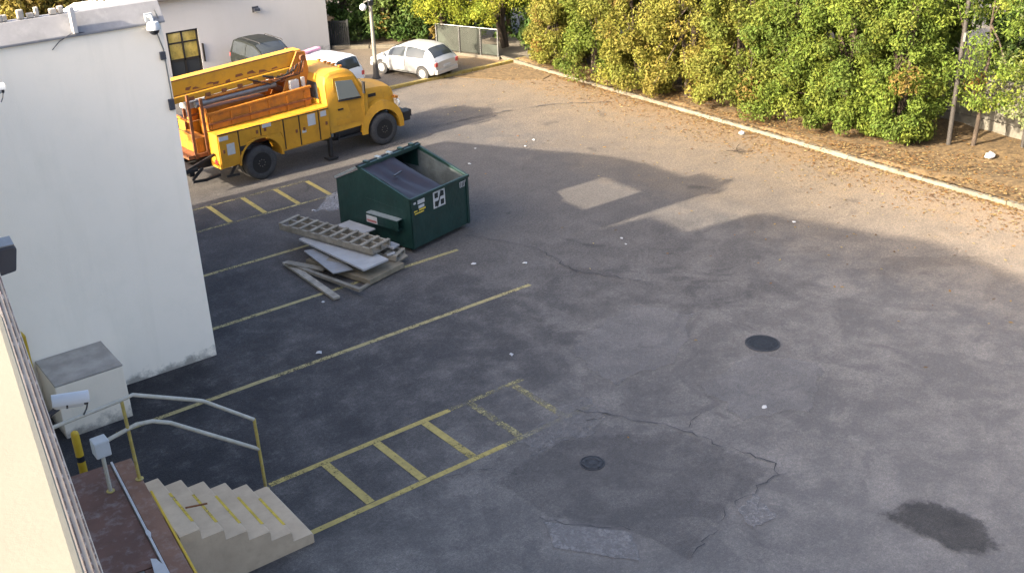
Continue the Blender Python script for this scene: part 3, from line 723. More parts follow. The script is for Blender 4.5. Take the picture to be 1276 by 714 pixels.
def car(name, loc, rz, label, paint, prof, L, scale=1.0, wb=(.78, 3.3), wr=.31, rim='rim_silver', glass='glass', lightbar=False, rack=False, rear_glass=(0,0), front_glass=(0,0), side=(0,0), belt=.0):
    """prof rows: x (0 = tail), z_sill, z_belt, z_top, half width at belt, half width at top"""
    root = empty(name, loc, rz, label, 'car'); root.scale = (scale,)*3
    P = np.array(prof, float); xs = np.unique(np.concatenate([np.linspace(0, L, 44), P[:, 0]]))
    def S(x): return [np.interp(x, P[:, 0], P[:, k]) for k in range(1, 6)]
    off = L*.5
    def ring(x, d=0.0):
        zs, zb, zt, hb, ht = S(x); zm = zs+(zb-zs)*.55
        right = [(hb-.09, zs), (hb-.01, zs+.10), (hb+.025+d, zm), (hb+d, zb), (hb-(hb-ht)*.5+.02+d, zb+(zt-zb)*.5), (ht+d, zt-.045), (ht*.72, zt-.008+d), (0, zt+.012+d)]
        return [Vector((x-off, y_, z_)) for y_, z_ in right]+[Vector((x-off, -y_, z_)) for y_, z_ in reversed(right[:-1])]
    mb = MB(); rings = [ring(x) for x in xs]; n = len(rings[0])
    for r_ in rings: mb.v += [tuple(v) for v in r_]
    arch = []
    for i in range(len(xs)-1):
        for k in range(n-1): mb.f.append((i*n+k, i*n+k+1, (i+1)*n+k+1, (i+1)*n+k))
        mb.f.append((i*n+n-1, i*n, (i+1)*n, (i+1)*n+n-1))
    mb.f.append(tuple(range(n))); mb.f.append(tuple((len(xs)-1)*n+k for k in range(n-1, -1, -1)))
    body = mb.build('body', paint, root, smooth=True, angle=38)
    # glass: conforming panels a few mm proud of the shell
    def panel(nm, xa, xb, k0, k1, m0=.0, m1=.0, mirror=False, steps=8, mat=glass):
        q = MB(); vs = []
        for i in range(steps+1):
            x = xa+(xb-xa)*i/steps; r_ = ring(x, .007)
            a, b = (k0, k1)
            seg = [r_[j] for j in range(a, b+1)]
            if mirror: seg = [Vector((v.x, -v.y, v.z)) for v in seg]
            lo = seg[0].lerp(seg[1], m0); hi = seg[-1].lerp(seg[-2], m1)
            seg = [lo]+seg[1:-1]+[hi]; vs += seg
        mm = len(seg); q.add(vs, [(i*mm+j, i*mm+j+1, (i+1)*mm+j+1, (i+1)*mm+j) for i in range(steps) for j in range(mm-1)])
        return q.build(nm, mat, root, smooth=True)
    for mir in (False, True):
        a, b = side; mid = a+(b-a)*.52
        panel('side_window', a, mid-.03, 3, 5, .12, .25, mir); panel('side_window', mid+.03, b, 3, 5, .12, .25, mir)
    for mir in (False, True):
        for x in (side[0]+.35, side[0]+(side[1]-side[0])*.52, side[1]+.02): panel('door_seam', x, x+.022, 1, 3, .1, .0, mir, 1, 'car_trim')
        panel('sill_trim', .9, L-.9, 0, 1, .35, .0, mir, 6, 'car_trim')
    fa, fb_ = front_glass; ra, rb = rear_glass
    def top_panel(nm, xa, xb):
        q = MB(); vs = []; st = 8
        for i in range(st+1):
            x = xa+(xb-xa)*i/st; r_ = ring(x, .008); zs, zb, zt, hb_, ht_ = S(x)
            half = [r_[5]+Vector((0,-.05,.012)), r_[6]+Vector((0,0,.004)), r_[7]]
            full = half+[Vector((v.x,-v.y,v.z)) for v in reversed(half[:-1])]; vs += full
        mm = 5; q.add(vs, [(i*mm+j, i*mm+j+1, (i+1)*mm+j+1, (i+1)*mm+j) for i in range(st) for j in range(4)])
        return q.build(nm, glass, root, smooth=True)
    top_panel('windshield', fa, fb_); top_panel('rear_window', ra, rb)
    hbm = max(P[:, 4])
    for x in wb:
        for s in (-1, 1):
            w_ = S(x)[3]
            MB().lathe([(wr*1.16, s*.031), (wr*1.16, -s*.03), (0, -s*.03)] if False else [(0, s*.028), (wr*1.17, s*.028), (wr*1.17, -s*.1)], (x-off, s*w_, wr+.02), 'y', 26).build('wheel_arch', 'car_trim', root)
            wheel(root, (x-off, s*(w_+.034), wr), wr, .2, rim, s)
    # lamps, bumpers, plate, mirrors
    for s in (-1, 1):
        zb = S(.06)[1]; hb0 = S(.06)[3]
        MB().box((-off-.02, s*hb0-.16 if s > 0 else s*hb0-.02, zb-.20),( -off+.16, s*hb0+.02 if s > 0 else s*hb0+.16, zb-.02)).build('tail_light', 'tail_red', root, bevel=.02)
        hf = S(L-.1)[3]; zf = S(L-.1)[1]
        MB().box((off-.22, s*hf-.26 if s > 0 else s*hf-.03, zf-.16),(off+.012, s*hf+.03 if s > 0 else s*hf+.26, zf-.03)).build('headlight', 'lamp_lens', root, bevel=.03)
        zx = S(fb_-.1)[1]
        MB().box((fb_-off-.16, s*(hbm+.09)-.07, zx+.02),(fb_-off-.04, s*(hbm+.09)+.07, zx+.14)).build('mirror', paint, root, bevel=.03)
    MB().box((-off-.045,-hbm*.86,.30),(-off+.10,hbm*.86,.50)).build('rear_bumper', paint, root, bevel=.04)
    MB().box((-off-.05,-.22,.56),(-off+.04,.22,.66)).build('licence_plate', 'label_white', root)
    MB().box((off-.1,-hbm*.86,.26),(off+.05,hbm*.86,.46)).build('front_bumper', paint, root, bevel=.04)
    MB().box((off-.06,-hbm*.6,.50),(off+.022,hbm*.6,.62)).build('grille', 'car_trim', root, bevel=.01)
    if lightbar:
        zr = max(P[:, 3]); MB().box((-.25,-.5,zr+.01),(.05,.5,zr+.11)).build('light_bar', 'lightbar', root, bevel=.03)
    if rack:
        zr = max(P[:, 3])
        for s in (-1, 1): MB().tube([(-1.2,s*.55,zr-.01),(-1.1,s*.55,zr+.04),(.4,s*.55,zr+.05),(.5,s*.55,zr-.01)], .02, 6).build('roof_rail', 'car_trim', root)
    return root
HATCH = [(0,.38,.80,.84,.72,.66),(.10,.30,.88,.96,.80,.68),(.32,.24,.92,1.20,.83,.64),(.62,.22,.93,1.40,.84,.60),(1.2,.22,.92,1.48,.85,.60),(2.0,.22,.90,1.46,.85,.59),(2.6,.22,.88,1.28,.85,.60),(3.05,.22,.86,1.00,.84,.64),(3.45,.24,.80,.86,.82,.64),(3.8,.30,.70,.72,.74,.58),(3.95,.40,.60,.62,.60,.50)]
SUVP = [(0,.42,1.0,1.05,.76,.70),(.10,.34,1.04,1.30,.84,.70),(.25,.30,1.05,1.62,.86,.68),(.5,.30,1.05,1.70,.87,.68),(1.6,.30,1.04,1.74,.88,.68),(2.3,.30,1.03,1.70,.88,.67),(2.8,.30,1.02,1.48,.88,.68),(3.25,.30,1.0,1.12,.87,.72),(3.9,.32,.95,1.02,.85,.72),(4.2,.38,.86,.92,.80,.70),(4.35,.48,.70,.74,.72,.62)]
car('silver_hatchback', (21.98, 35.55, 0), math.radians(106), 'small silver hatchback parked beyond the yellow kerb', 'car_silver', HATCH, 3.95, .84, (.72, 3.18), .30, 'rim_silver', 'glass', rear_glass=(.16,.58), front_glass=(2.15,3.02), side=(.62,2.75))
car('dark_grey_suv', (17.5, 38.7, 0), math.radians(-88), 'dark grey sport utility car parked against the low white building', 'car_grey', SUVP, 4.35, .84, (.85, 3.45), .36, 'rim_silver', 'glass', rack=True, rear_glass=(.04,.24), front_glass=(2.35,3.2), side=(.4,2.85))
car('white_patrol_car', (17.75, 35.75, 0), math.radians(112), 'white car with a pinkish roof light bar behind the yellow truck', 'car_white', SUVP, 4.35, .86, (.85, 3.45), .36, 'rim_silver', 'glass', lightbar=True, rear_glass=(.06,.27), front_glass=(2.35,3.2), side=(.4,2.85))

# ---------------------------------------------------------------- crane truck
tk = empty('crane_truck', (12.21, 28.3, 0), math.atan2(.32, 4.3), 'yellow utility truck with a long boom and orange deck', 'truck')
W = 2.35
for wy in (.72, 1.50): MB().box((-2.2, wy, .55),(4.9, wy+.12, .80)).build('chassis_rail', 'truck_black', tk)
MB().tube([(0,.1,.5),(0,2.25,.5)], .09, 10).build('rear_axle', 'truck_black', tk)
MB().tube([(4.32,.1,.5),(4.32,2.25,.5)], .07, 10).build('front_axle', 'truck_black', tk)
for (a, c, s, wd) in ((0,.02,-1,.26),(0,W-.02,1,.26),(0,.58,1,.26),(0,W-.58,-1,.26),(4.32,.05,-1,.27),(4.32,W-.05,1,.27)):
    wheel(tk, (a, c, .5), .5, wd, 'rim_dark', s, spokes=0)
def bodyside(y0, y1, nm):
    pts = [(-1.27,.62),(-.66,.64)]
    for k in range(0, 13):
        a = math.pi-math.pi*k/12; pts.append((.02+.66*math.cos(a), .58+.66*math.sin(a)*.98))
    pts += [(.68,.66),(2.36,.69),(2.36,1.66),(-1.27,1.60)]
    b = MB().prism(pts, y0, y1, 1).build(nm, 'truck_yellow', tk, bevel=.012)
    return b
bs = bodyside(.02, .58, 'utility_body'); bodyside(W-.58, W-.02, 'utility_body')
MB().lathe([(.70,-.012),(.70,.05),(.63,.05),(.63,-.012)], (.02,.015,.57), 'y', 40).build('wheel_arch_trim', 'truck_yellow', tk) if False else None
ar = MB()
for k in range(14):
    a0 = math.pi*k/14; a1 = math.pi*(k+1)/14
    ar.obox((.02+.69*math.cos(a0),.005,.60+.66*math.sin(a0)),(.02+.69*math.cos(a1),.005,.60+.66*math.sin(a1)), .05, .06, (0,1,0))
ar.build('arch_flare', 'truck_yellow', tk)
for xx in (-.62, .08, .82, 1.34, 2.0): MB().box((xx-.012,.0,.72 if xx > .5 or xx < -.5 else 1.30),(xx+.012,.03,1.60)).build('door_gap', 'truck_black', bs)
MB().box((-1.25,-.002,1.585),(2.35,.03,1.612)).build('door_gap', 'truck_black', bs)
doors = [(-1.24,-.64,.66,1.56),(-.60,.06,1.28,1.59),(.10,.80,1.28,1.62),(.84,1.32,.70,1.63),(1.36,1.98,.71,1.63),(2.02,2.34,.72,1.63)]
for i, (a, b, z0, z1) in enumerate(doors):
    if i == 2: poly = [(a,z0),(b-.10,z0-.02),(b,1.0),(b,z1),(a,z1)]
    else: poly = [(a,z0),(b,z0),(b,z1),(a,z1)]
    d = MB().prism(poly, .0, .035, 1).build('locker_door', 'truck_door', tk, bevel=.008)
    hx = b-.10 if i % 2 else a+.12
    MB().box((hx-.035,-.014,(z0+z1)/2-.05),(hx+.035,.0,(z0+z1)/2+.05)).build('latch', 'rust', d, bevel=.004)
for (a, b, z0, z1, mt) in ((-1.22,-.94,1.42,1.54,'label_white'),(-1.02,-.78,.98,1.30,'label_white'),(.14,.42,1.50,1.60,'label_white'),(1.62,1.88,1.22,1.56,'label_white'),(2.06,2.26,1.40,1.56,'label_white'),(1.40,1.54,1.06,1.14,'label_white'),(-.62,-.30,1.0,1.14,'truck_black')):
    MB().box((a,-.006,z0),(b,.004,z1)).build('sticker', mt, tk)
# deck
MB().box((-1.9,.58,.92),(2.3,W-.58,1.02)).build('deck_floor', 'rust', tk)
for y0 in (.52, W-.60):
    sd = MB().prism([(-1.15,1.62),(2.12,1.67),(2.12,2.16),(-1.15,2.02)], y0, y0+.06, 1).build('deck_side', 'truck_orange', tk, bevel=.01)
    for xx in (-1.1,-.5,.1,.7,1.3,1.9): MB().box((xx,y0-.03,1.64),(xx+.06,y0+.0,2.08+.02*xx)).build('rib', 'truck_orange', sd)
    MB().obox((-1.2,y0+.03,2.06),(2.16,y0+.03,2.20), .10, .06).build('top_rail', 'truck_orange', sd)
    MB().obox((-1.2,y0-.03,1.80),(2.14,y0-.03,1.86), .05, .05).build('side_rail', 'rust', sd)
MB().box((-1.6,.66,1.02),(-1.25,1.70,1.45)).build('tool_bin', 'truck_orange', tk, bevel=.02)
MB().box((-1.66,.66,1.5),(-1.60,1.70,1.56)).build('rack_bar', 'truck_orange', tk); MB().box((-1.66,.66,1.9),(-1.60,1.70,1.96)).build('rack_bar', 'truck_orange', tk)
MB().box((-.9,1.20,1.02),(1.0,1.72,2.05)).build('tool_bin', 'truck_orange', tk, bevel=.02)
MB().tube([(-1.3,.98,2.30),(1.25,.98,2.38)], .10, 12).build('storage_tube', 'grey_metal', tk, smooth=True)
MB().box((-1.5,1.15,2.16),(1.1,1.55,2.34)).build('cover_panel', 'label_white', tk, bevel=.02)
for xx, zt in ((-2.12,2.72),(-1.68,2.72),(-1.30,2.55)):
    MB().box((xx-.035,.55,.9),(xx+.035,.62,zt)).build('rear_post', 'rust', tk)
    MB().box((xx-.035,1.72,.9),(xx+.035,1.79,zt)).build('rear_post', 'rust', tk)
MB().box((-2.15,.56,2.62),(-2.07,1.78,2.70)).build('boom_cradle', 'rust', tk)
# boom
bm_ = MB().obox((-3.3,1.2,2.78),(2.25,1.2,2.98), .42, .46).build('boom', 'truck_yellow', tk, bevel=.03)
MB().obox((-4.4,1.2,2.74),(-3.3,1.2,2.78), .30, .30).build('boom_tip', 'truck_yellow', bm_, bevel=.02)
MB().obox((-3.2,1.0,3.01),(2.0,1.0,3.20), .03, .03).build('hydraulic_line', 'rust', bm_)
MB().obox((-3.2,1.0,2.585),(2.1,1.0,2.775), .025, .045).build('boom_seam', 'rust', bm_)
rb_ = random.Random(2)
for k in range(9):
    xx = -1.6+k*.34; zz = 2.86+.036*(xx+1.6)
    xx += rb_.uniform(-.1,.1); z_b = zz-.21+rb_.uniform(0,.1); MB().prism([(xx,z_b),(xx+rb_.uniform(.1,.3),z_b+rb_.uniform(-.02,.03)),(xx+rb_.uniform(.08,.22),z_b+rb_.uniform(.04,.1)),(xx+.02,z_b+rb_.uniform(.03,.09))], .985, .997, 1).build('boom_bracket', 'rust', bm_)
lowb = MB().obox((-2.6,.93,2.52),(1.75,.93,2.69), .13, .17).build('lower_boom', 'truck_yellow', tk, bevel=.015)
for k in range(6):
    xx = -1.5+k*.5; MB().box((xx,.855,2.46+.0356*(xx+1.9)),(xx+.16,.866,2.56+.0356*(xx+1.9))).build('cut_out', 'rust', lowb)
MB().tube([(-1.0,.90,2.44),(1.4,.90,2.50)], .05, 10).build('boom_cylinder', 'truck_orange', tk, smooth=True)
MB().box((4.02,.352,1.50),(4.30,.362,1.60)).build('hood_badge', 'truck_black', tk)
MB().box((3.86,.355,1.20),(3.885,.375,1.66)).build('hood_gap', 'truck_black', tk)
# turret
MB().lathe([(.46,1.0),(.46,1.55),(.38,1.62),(.38,1.95)], (1.75,1.2,0), 'z', 20).build('pedestal', 'truck_orange', tk, smooth=True)
for y0 in (.86, 1.46): MB().prism([(1.35,1.95),(2.15,1.95),(2.35,2.6),(2.30,3.16),(2.02,3.20),(1.60,2.5)], y0, y0+.06, 1).build('turret_plate', 'truck_orange', tk, bevel=.01)
MB().tube([(2.16,.78,3.0),(2.16,1.62,3.0)], .09, 12).build('pivot_pin', 'rust', tk, smooth=True)
MB().tube([(1.55,1.2,2.1),(.55,1.2,2.7)], [.10,.07], 12).build('lift_cylinder', 'rust', tk, smooth=True)
MB().box((2.02,.74,2.10),(2.12,.84,2.45)).build('control_box', 'label_white', tk, bevel=.01)
rh = random.Random(9)
for k in range(8):
    ax = 2.2-.08*k; MB().tube([(ax,.80,2.95-.03*k),(ax-.15,.74+rh.uniform(-.04,.02),2.65+rh.uniform(-.1,.1)),(ax-.45-rh.random()*.3,.78,2.52+rh.uniform(-.1,.1)),(ax-.8-rh.random()*.9,.84,2.60+rh.uniform(-.05,.15))], .018, 6).build('hose', 'truck_black' if k % 2 else 'rust', tk)
MB().box((1.62,.72,2.15),(1.90,.86,2.42)).build('valve_block', 'label_white', tk, bevel=.01)
# cab: lofted shell, hood, fenders
def cab():
    prof = [(2.42,.78),(2.40,1.5),(2.42,2.30),(2.50,2.47),(2.70,2.56),(3.1,2.57),(3.36,2.52),(3.48,2.42),(3.82,1.80),(3.84,.80)]
    b = MB(); n = len(prof)
    def sec(y): 
        t = abs(y-W/2)/(W/2)
        return y
    ys = [(.10,.10),(.13,.05),(.30,.012),(W/2,0),(W-.30,.012),(W-.13,.05),(W-.10,.10)]
    for y_, dz in ys:
        for (x_, z_) in prof:
            tumble = .14*max(0, (z_-1.7)/.9) if (y_ < .25 or y_ > W-.25) else 0
            yy = y_+tumble if y_ < W/2 else y_-tumble
            b.v.append((x_, yy, z_-(dz if z_ > 2.2 else 0)))
    m_ = len(ys)
    for i in range(m_-1):
        for k in range(n): b.f.append((i*n+k, i*n+(k+1) % n, (i+1)*n+(k+1) % n, (i+1)*n+k))
    b.f.append(tuple(range(n))); b.f.append(tuple((m_-1)*n+k for k in range(n-1, -1, -1)))
    return b.build('cab', 'truck_yellow', tk, smooth=True, angle=30)
cb_ = cab()
def tum(z): return .10+.14*max(0, (z-1.7)/.9)
def cabquad(nm, pts, mat, d, parent):
    v = [(x_, tum(z_)-d, z_) for x_, z_ in pts]; b = MB(); n = len(v)
    b.add(v+[(x_, y_+.02, z_) for x_, y_, z_ in v], [tuple(range(n)), tuple(range(2*n-1, n-1, -1))]+[(i, (i+1) % n, n+(i+1) % n, n+i) for i in range(n)])
    return b.build(nm, mat, parent)
dd = cabquad('door', [(2.66,.98),(3.66,.92),(3.70,1.72),(3.44,2.34),(2.72,2.38)], 'truck_door', .012, tk)
cabquad('window', [(2.80,1.74),(3.56,1.70),(3.36,2.22),(2.79,2.28)], 'glass_light', .020, dd)
cabquad('handle', [(2.74,1.42),(2.92,1.42),(2.92,1.47),(2.74,1.47)], 'truck_black', .03, dd)
for z_ in (1.705,): cabquad('sill', [(2.78,1.68),(3.58,1.64),(3.58,1.69),(2.78,1.73)], 'truck_black', .026, dd)
ws = MB().add([(3.525,.34,2.36),(3.525,W-.34,2.36),(3.815,W-.24,1.84),(3.815,.24,1.84)], [(0,1,2,3)]).build('windshield', 'glass', tk)
ws.location = (.012, 0, .008)
MB().add([(2.395,.55,1.75),(2.395,W-.55,1.75),(2.405,W-.6,2.25),(2.405,.6,2.25)], [(0,1,2,3)]).build('rear_window', 'glass', tk)
def hood():
    b = MB(); rows = []
    for (x_, zt, hw, zb) in ((3.82,1.84,.80,1.02),(4.2,1.82,.78,1.02),(4.6,1.785,.75,1.0),(4.92,1.72,.72,1.0),(5.03,1.60,.70,1.0),(5.055,1.30,.68,1.0)):
        c = W/2; rows.append([(x_,c-hw-.02,zb),(x_,c-hw,zt-.22),(x_,c-hw+.07,zt-.07),(x_,c-hw*.5,zt-.01),(x_,c,zt+.01),(x_,c+hw*.5,zt-.01),(x_,c+hw-.07,zt-.07),(x_,c+hw,zt-.22),(x_,c+hw+.02,zb)])
    n = len(rows[0])
    for r_ in rows: b.v += r_
    for i in range(len(rows)-1):
        for k in range(n-1): b.f.append((i*n+k, i*n+k+1, (i+1)*n+k+1, (i+1)*n+k))
    b.f.append(tuple((len(rows)-1)*n+k for k in range(n))); b.f.append(tuple(range(n)))
    return b.build('hood', 'truck_yellow', tk, smooth=True, angle=35)
ho = hood()
def fender(y0, y1):
    b = MB(); cx, cz, ri = 4.32, .52, .60; no = 16
    for y_ in (y0, y1):
        for k in range(no+1):
            a = math.pi*1.02-math.pi*1.06*k/no
            b.v.append((cx+ri*math.cos(a), y_, cz+ri*math.sin(a)))
        for k in range(no+1):
            a = math.pi*1.02-math.pi*1.06*k/no
            rx = .80 if math.cos(a) < 0 else .76; rz = .86
            b.v.append((cx+rx*math.cos(a)*(.9+.1*abs(math.cos(a))), y_+(.06 if y_ == min(y0, y1, key=lambda q: min(q, W-q)) else 0)*(1 if y_ < W/2 else -1)*max(0, math.sin(a)), cz+rz*max(0, math.sin(a))**.8 + (ri*.0 if math.sin(a) > 0 else math.sin(a)*.6)))
    n = no+1
    for k in range(no):
        b.f += [(k, k+1, n+k+1, n+k), (2*n+k, 2*n+k+1, 3*n+k+1, 3*n+k), (n+k, n+k+1, 3*n+k+1, 3*n+k), (k, k+1, 2*n+k+1, 2*n+k)]
    b.f += [(0, n, 3*n, 2*n), (no, n+no, 3*n+no, 2*n+no)]
    return b.build('fender', 'truck_yellow', tk, smooth=True, angle=45)
fender(.06, .52); fender(W-.06, W-.52)
gr = MB().box((5.045,W/2-.52,1.02),(5.075,W/2+.52,1.46)).build('grille', 'truck_black', tk, bevel=.01)
for k in range(5): MB().box((5.07,W/2-.5,1.06+k*.08),(5.09,W/2+.5,1.09+k*.08)).build('grille_bar', 'grey_metal', gr)
for y_ in (.28, W-.28):
    MB().lathe([(.11,0),(.11,.05),(.085,.07),(0,.075)], (5.0,y_,1.16), 'x', 18).build('headlight', 'lamp_lens', tk, smooth=True)
    MB().box((4.9,y_-.1,1.32),(5.0,y_+.1,1.40)).build('marker_light', 'truck_orange', tk, bevel=.01)
bp = MB().box((5.10,.10,.56),(5.36,W-.10,.86)).build('front_bumper', 'truck_black', tk, bevel=.03)
MB().box((5.36,.25,.62),(5.52,.55,.84)).build('bumper_hook', 'truck_black', bp, bevel=.02)
MB().box((4.85,.70,.58),(5.12,.85,.80)).build('bumper_bracket', 'truck_black', bp); MB().box((4.85,1.5,.58),(5.12,1.65,.80)).build('bumper_bracket', 'truck_black', bp)
MB().lathe([(.24,-.5),(.26,-.46),(.26,.46),(.24,.5)], (3.1,.42,.70), 'x', 20).build('fuel_tank', 'truck_black', tk, smooth=True)
MB().box((2.66,.12,.50),(3.70,.36,.56)).build('step', 'truck_black', tk, bevel=.01)
for xx in (2.7,3.6): MB().box((xx,.15,.50),(xx+.05,.20,.98)).build('step_hanger', 'truck_black', tk)
MB().box((2.40,.22,.62),(2.58,.52,1.10)).build('battery_box', 'grey_metal', tk, bevel=.01)
og = MB().box((2.28,.02,.10),(2.38,.14,.86)).build('outrigger', 'truck_black', tk, bevel=.01)
MB().box((2.16,-.06,.03),(2.50,.22,.09)).build('pad', 'truck_black', og, bevel=.01); MB().obox((2.33,.08,.62),(2.05,.35,.66), .07, .07).build('strut', 'truck_black', og)
# mirrors, exhaust, roof lights
for s, y_ in ((-1, .04), (1, W-.04)):
    mr = MB().box((3.62,y_-.10 if s < 0 else y_,1.78),(3.67,y_ if s < 0 else y_+.10,2.14)).build('mirror', 'truck_black', tk, bevel=.01)
    MB().tube([(3.64,y_,2.1),(3.64,y_-s*.14,2.2)], .012, 6).build('arm', 'truck_black', mr)
for y_ in (.6,.95,W/2,W-.95,W-.6): MB().box((3.22,y_-.05,2.555),(3.32,y_+.05,2.61)).build('roof_light', 'truck_orange', tk, bevel=.01)
# rear bumper and hitch
rbp = MB().box((-2.45,.1,.72),(-1.9,W-.1,.82)).build('rear_bumper', 'truck_black', tk, bevel=.015)
for (p0, p1) in (((-2.4,.12,.76),(-1.3,.25,1.02)),((-2.1,.15,.5),(-1.75,.15,.76)),((-1.75,.1,.42),(-1.28,.1,.46)),((-2.12,.1,.46),(-1.7,.1,.42)),((-1.0,.12,.34),(-.75,.12,.62)),((-1.1,.1,.36),(-.7,.1,.33)),((-2.42,.1,.74),(-2.42,.1,1.28)),((-2.42,.1,1.26),(-2.42,1.2,1.26))):
    MB().obox(p0, p1, .06, .07).build('step_bracket', 'truck_black', rbp)
MB().box((-2.1,.25,.55),(-1.95,.6,.70)).build('hitch', 'truck_black', rbp, bevel=.02)
for y_ in (.2, W-.2): MB().box((-1.30,y_-.08,.74),(-1.275,y_+.08,.86)).build('tail_light', 'tail_red', tk)

# ================================================================== DUMPSTER
dp = empty('green_dumpster', (12.55, 20.92, .12), math.radians(14), 'dark green dumpster with half its black lid closed', 'dumpster')
DW, DD = 2.10, 2.50
pr_ = [(0,0),(0,1.24),(1.62,1.72),(DD,1.30),(DD,.0)]
def dump_shell():
    b = MB(); t = .045
    # side plates
    b.prism(pr_, 0, t, 0); b.prism(pr_, DW-t, DW, 0)
    b.box((t,0,0),(DW-t,t,1.24)); b.box((t,DD-t,0),(DW-t,DD,1.30)); b.box((t,t,0),(DW-t,DD-t,t))
    b.prism([(1.62,1.72),(DD,1.30),(DD,1.26),(1.62,1.67)], t, DW-t, 0)
    return b.build('shell', 'dump_green', dp)
ds = dump_shell()
inn = MB(); inn.box((.05,.05,.05),(.055,DD-.1,1.2)); inn.box((DW-.056,.05,.05),(DW-.05,DD-.1,1.2)); inn.box((.06,DD-.06,.05),(DW-.06,DD-.05,1.25)); inn.box((.06,.05,.05),(DW-.06,.055,1.2)); inn.box((.06,.06,.05),(DW-.06,DD-.06,.06))
inn.prism([(1.62,1.66),(1.62,1.2),(.06,1.2),(.06,1.235)], DW-.052, DW-.047, 0)
inn.build('inner_face', 'dump_inner', ds)
rim_ = MB()
rim_.obox((.0,-.02,1.255),(DW,-.02,1.255), .06, .07); rim_.obox((.02,0,1.25),(.02,1.62,1.735), .07, .06); rim_.obox((DW-.02,0,1.25),(DW-.02,1.62,1.735), .07, .06)
rim_.obox((-.03,1.62,1.75),(DW+.03,1.62,1.75), .09, .09)
rim_.build('top_rim', 'dump_green', dp, bevel=.01)
MB().obox((-.02,1.70,1.76),(-.02,DD,1.35), .05, .05).build('edge_bar', 'steel_pale', dp)
def lid(x0, x1):
    b = MB(); nx, ny = 10, 14; vs = []
    rl = random.Random(8)
    for j in range(ny+1):
        for i in range(nx+1):
            u = i/nx; v = j/ny
            z = 1.275+(1.735-1.275)*v + .030*math.sin(u*math.pi*5+2.2*v)*math.sin(math.pi*v)**.5 - .07*math.sin(math.pi*v)*math.sin(math.pi*u)+rl.uniform(-.006,.006)
            vs.append((x0+(x1-x0)*u, -.03+1.66*v, z))
    top = len(vs); vs += [(x_, y_, z_-.03) for x_, y_, z_ in vs]
    fs = []
    for j in range(ny):
        for i in range(nx):
            a = j*(nx+1)+i; fs += [(a, a+1, a+nx+2, a+nx+1), (top+a, top+a+nx+1, top+a+nx+2, top+a+1)]
    for i in range(nx): fs += [(i, top+i, top+i+1, i+1), (ny*(nx+1)+i, ny*(nx+1)+i+1, top+ny*(nx+1)+i+1, top+ny*(nx+1)+i)]
    for j in range(ny):
        a = j*(nx+1); fs += [(a, a+nx+1, top+a+nx+1, top+a), (a+nx, top+a+nx, top+a+2*nx+1, a+2*nx+1)]
    b.add(vs, fs); return b.build('lid', 'dump_lid', dp, smooth=True, angle=50)
l1 = lid(.05, 1.13)
MB().obox((.45,.9,1.555),(.75,.95,1.57), .05, .03).build('lid_handle', 'plastic_black', l1)
MB().prism([(1.68,1.70),(DD+.10,1.34),(DD+.10,1.30),(1.68,1.655)], 1.15, DW-.03, 0).build('lid', 'dump_lid', dp) .location = (0,0,.075)
hg = MB().tube([(-.04,1.68,1.79),(DW+.04,1.68,1.79)], .028, 8).build('hinge_rod', 'truck_black', dp)
for k in range(5): MB().box((.25+k*.4,1.60,1.77),(.35+k*.4,1.76,1.84)).build('hinge_lug', 'steel_pale' if k in (1, 2) else 'dump_green', hg, bevel=.01)
# fork pockets
for x0, x1 in ((-.17, -.002), (DW+.002, DW+.17)):
    fp = MB(); t = .02
    fp.box((x0,.28,.46),(x1,1.35,.48)); fp.box((x0,.28,.70),(x1,1.35,.72)); fp.box((x0 if x0 < 0 else x1-t,.28,.48),(x0+t if x0 < 0 else x1,1.35,.70))
    po = fp.build('fork_pocket', 'dump_green', dp)
    if x0 < 0:
        MB().box((x0-.003,.30,.705),(x1,1.34,.726)).build('pocket_top', 'steel_pale', po)
        MB().box((x0-.006,.98,.48),(x0-.001,1.34,.66)).build('sticker', 'label_white', po)
        MB().box((x0-.008,1.0,.50),(x0-.005,1.32,.56)).build('sticker_stripe', 'label_red', po)
MB().prism([(.25,.95),(1.5,1.02),(1.55,.98),(.3,.86)], -.003, .001, 0).build('scrape', 'steel_pale', dp).data.materials[0] = M['dump_green']
# front ribs
for x0 in (.02, DW-.10): MB().box((x0,-.03,.0),(x0+.08,-.002,1.2)).build('corner_rib', 'dump_green', dp, bevel=.01)
# sign: white plate with four dark squares and a slash
sg = MB().box((.80,-.010,.78),(1.22,-.001,1.20)).build('sign_plate', 'label_white', dp)
for a, b in ((.85,.82),(1.055,.82),(.85,1.03),(1.055,1.03)): MB().box((a,-.014,b),(a+.12,-.009,b+.13)).build('sign_square', 'label_black', sg)
MB().obox((.93,-.016,.80),(1.09,-.016,1.18), .035, .004, (0,1,0)).build('sign_slash', 'label_black', sg)
for (a, b, c, d, mt) in ((.06,.20,1.10,1.15,'label_white'),(.26,.50,1.07,1.17,'label_white'),(.28,.48,.96,1.03,'label_white'),(1.78,1.96,1.02,1.16,'label_white'),(1.98,2.06,1.12,1.19,'label_white'),(.10,.24,.90,.93,'nosing'),(.30,.52,.90,.94,'nosing'),(.14,.46,.84,.87,'nosing')):
    s_ = MB().box((a,-.008,c),(b,-.001,d)).build('sticker', mt, dp)
for k in range(3): MB().box((1.80+k*.055,-.011,1.03),(1.83+k*.055,-.008,1.15)).build('sticker_stripe', 'label_black', dp)
for (x_, y_) in ((.18,.2),(DW-.18,.2),(.18,DD-.2),(DW-.18,DD-.2)):
    cs = MB().lathe([(.055,-.025),(.06,-.02),(.06,.02),(.055,.025)], (x_,y_,-.06), 'x', 14).build('caster', 'tyre', dp)
    MB().box((x_-.045,y_-.05,-.06),(x_+.045,y_+.05,.0)).build('caster_fork', 'truck_black', cs)

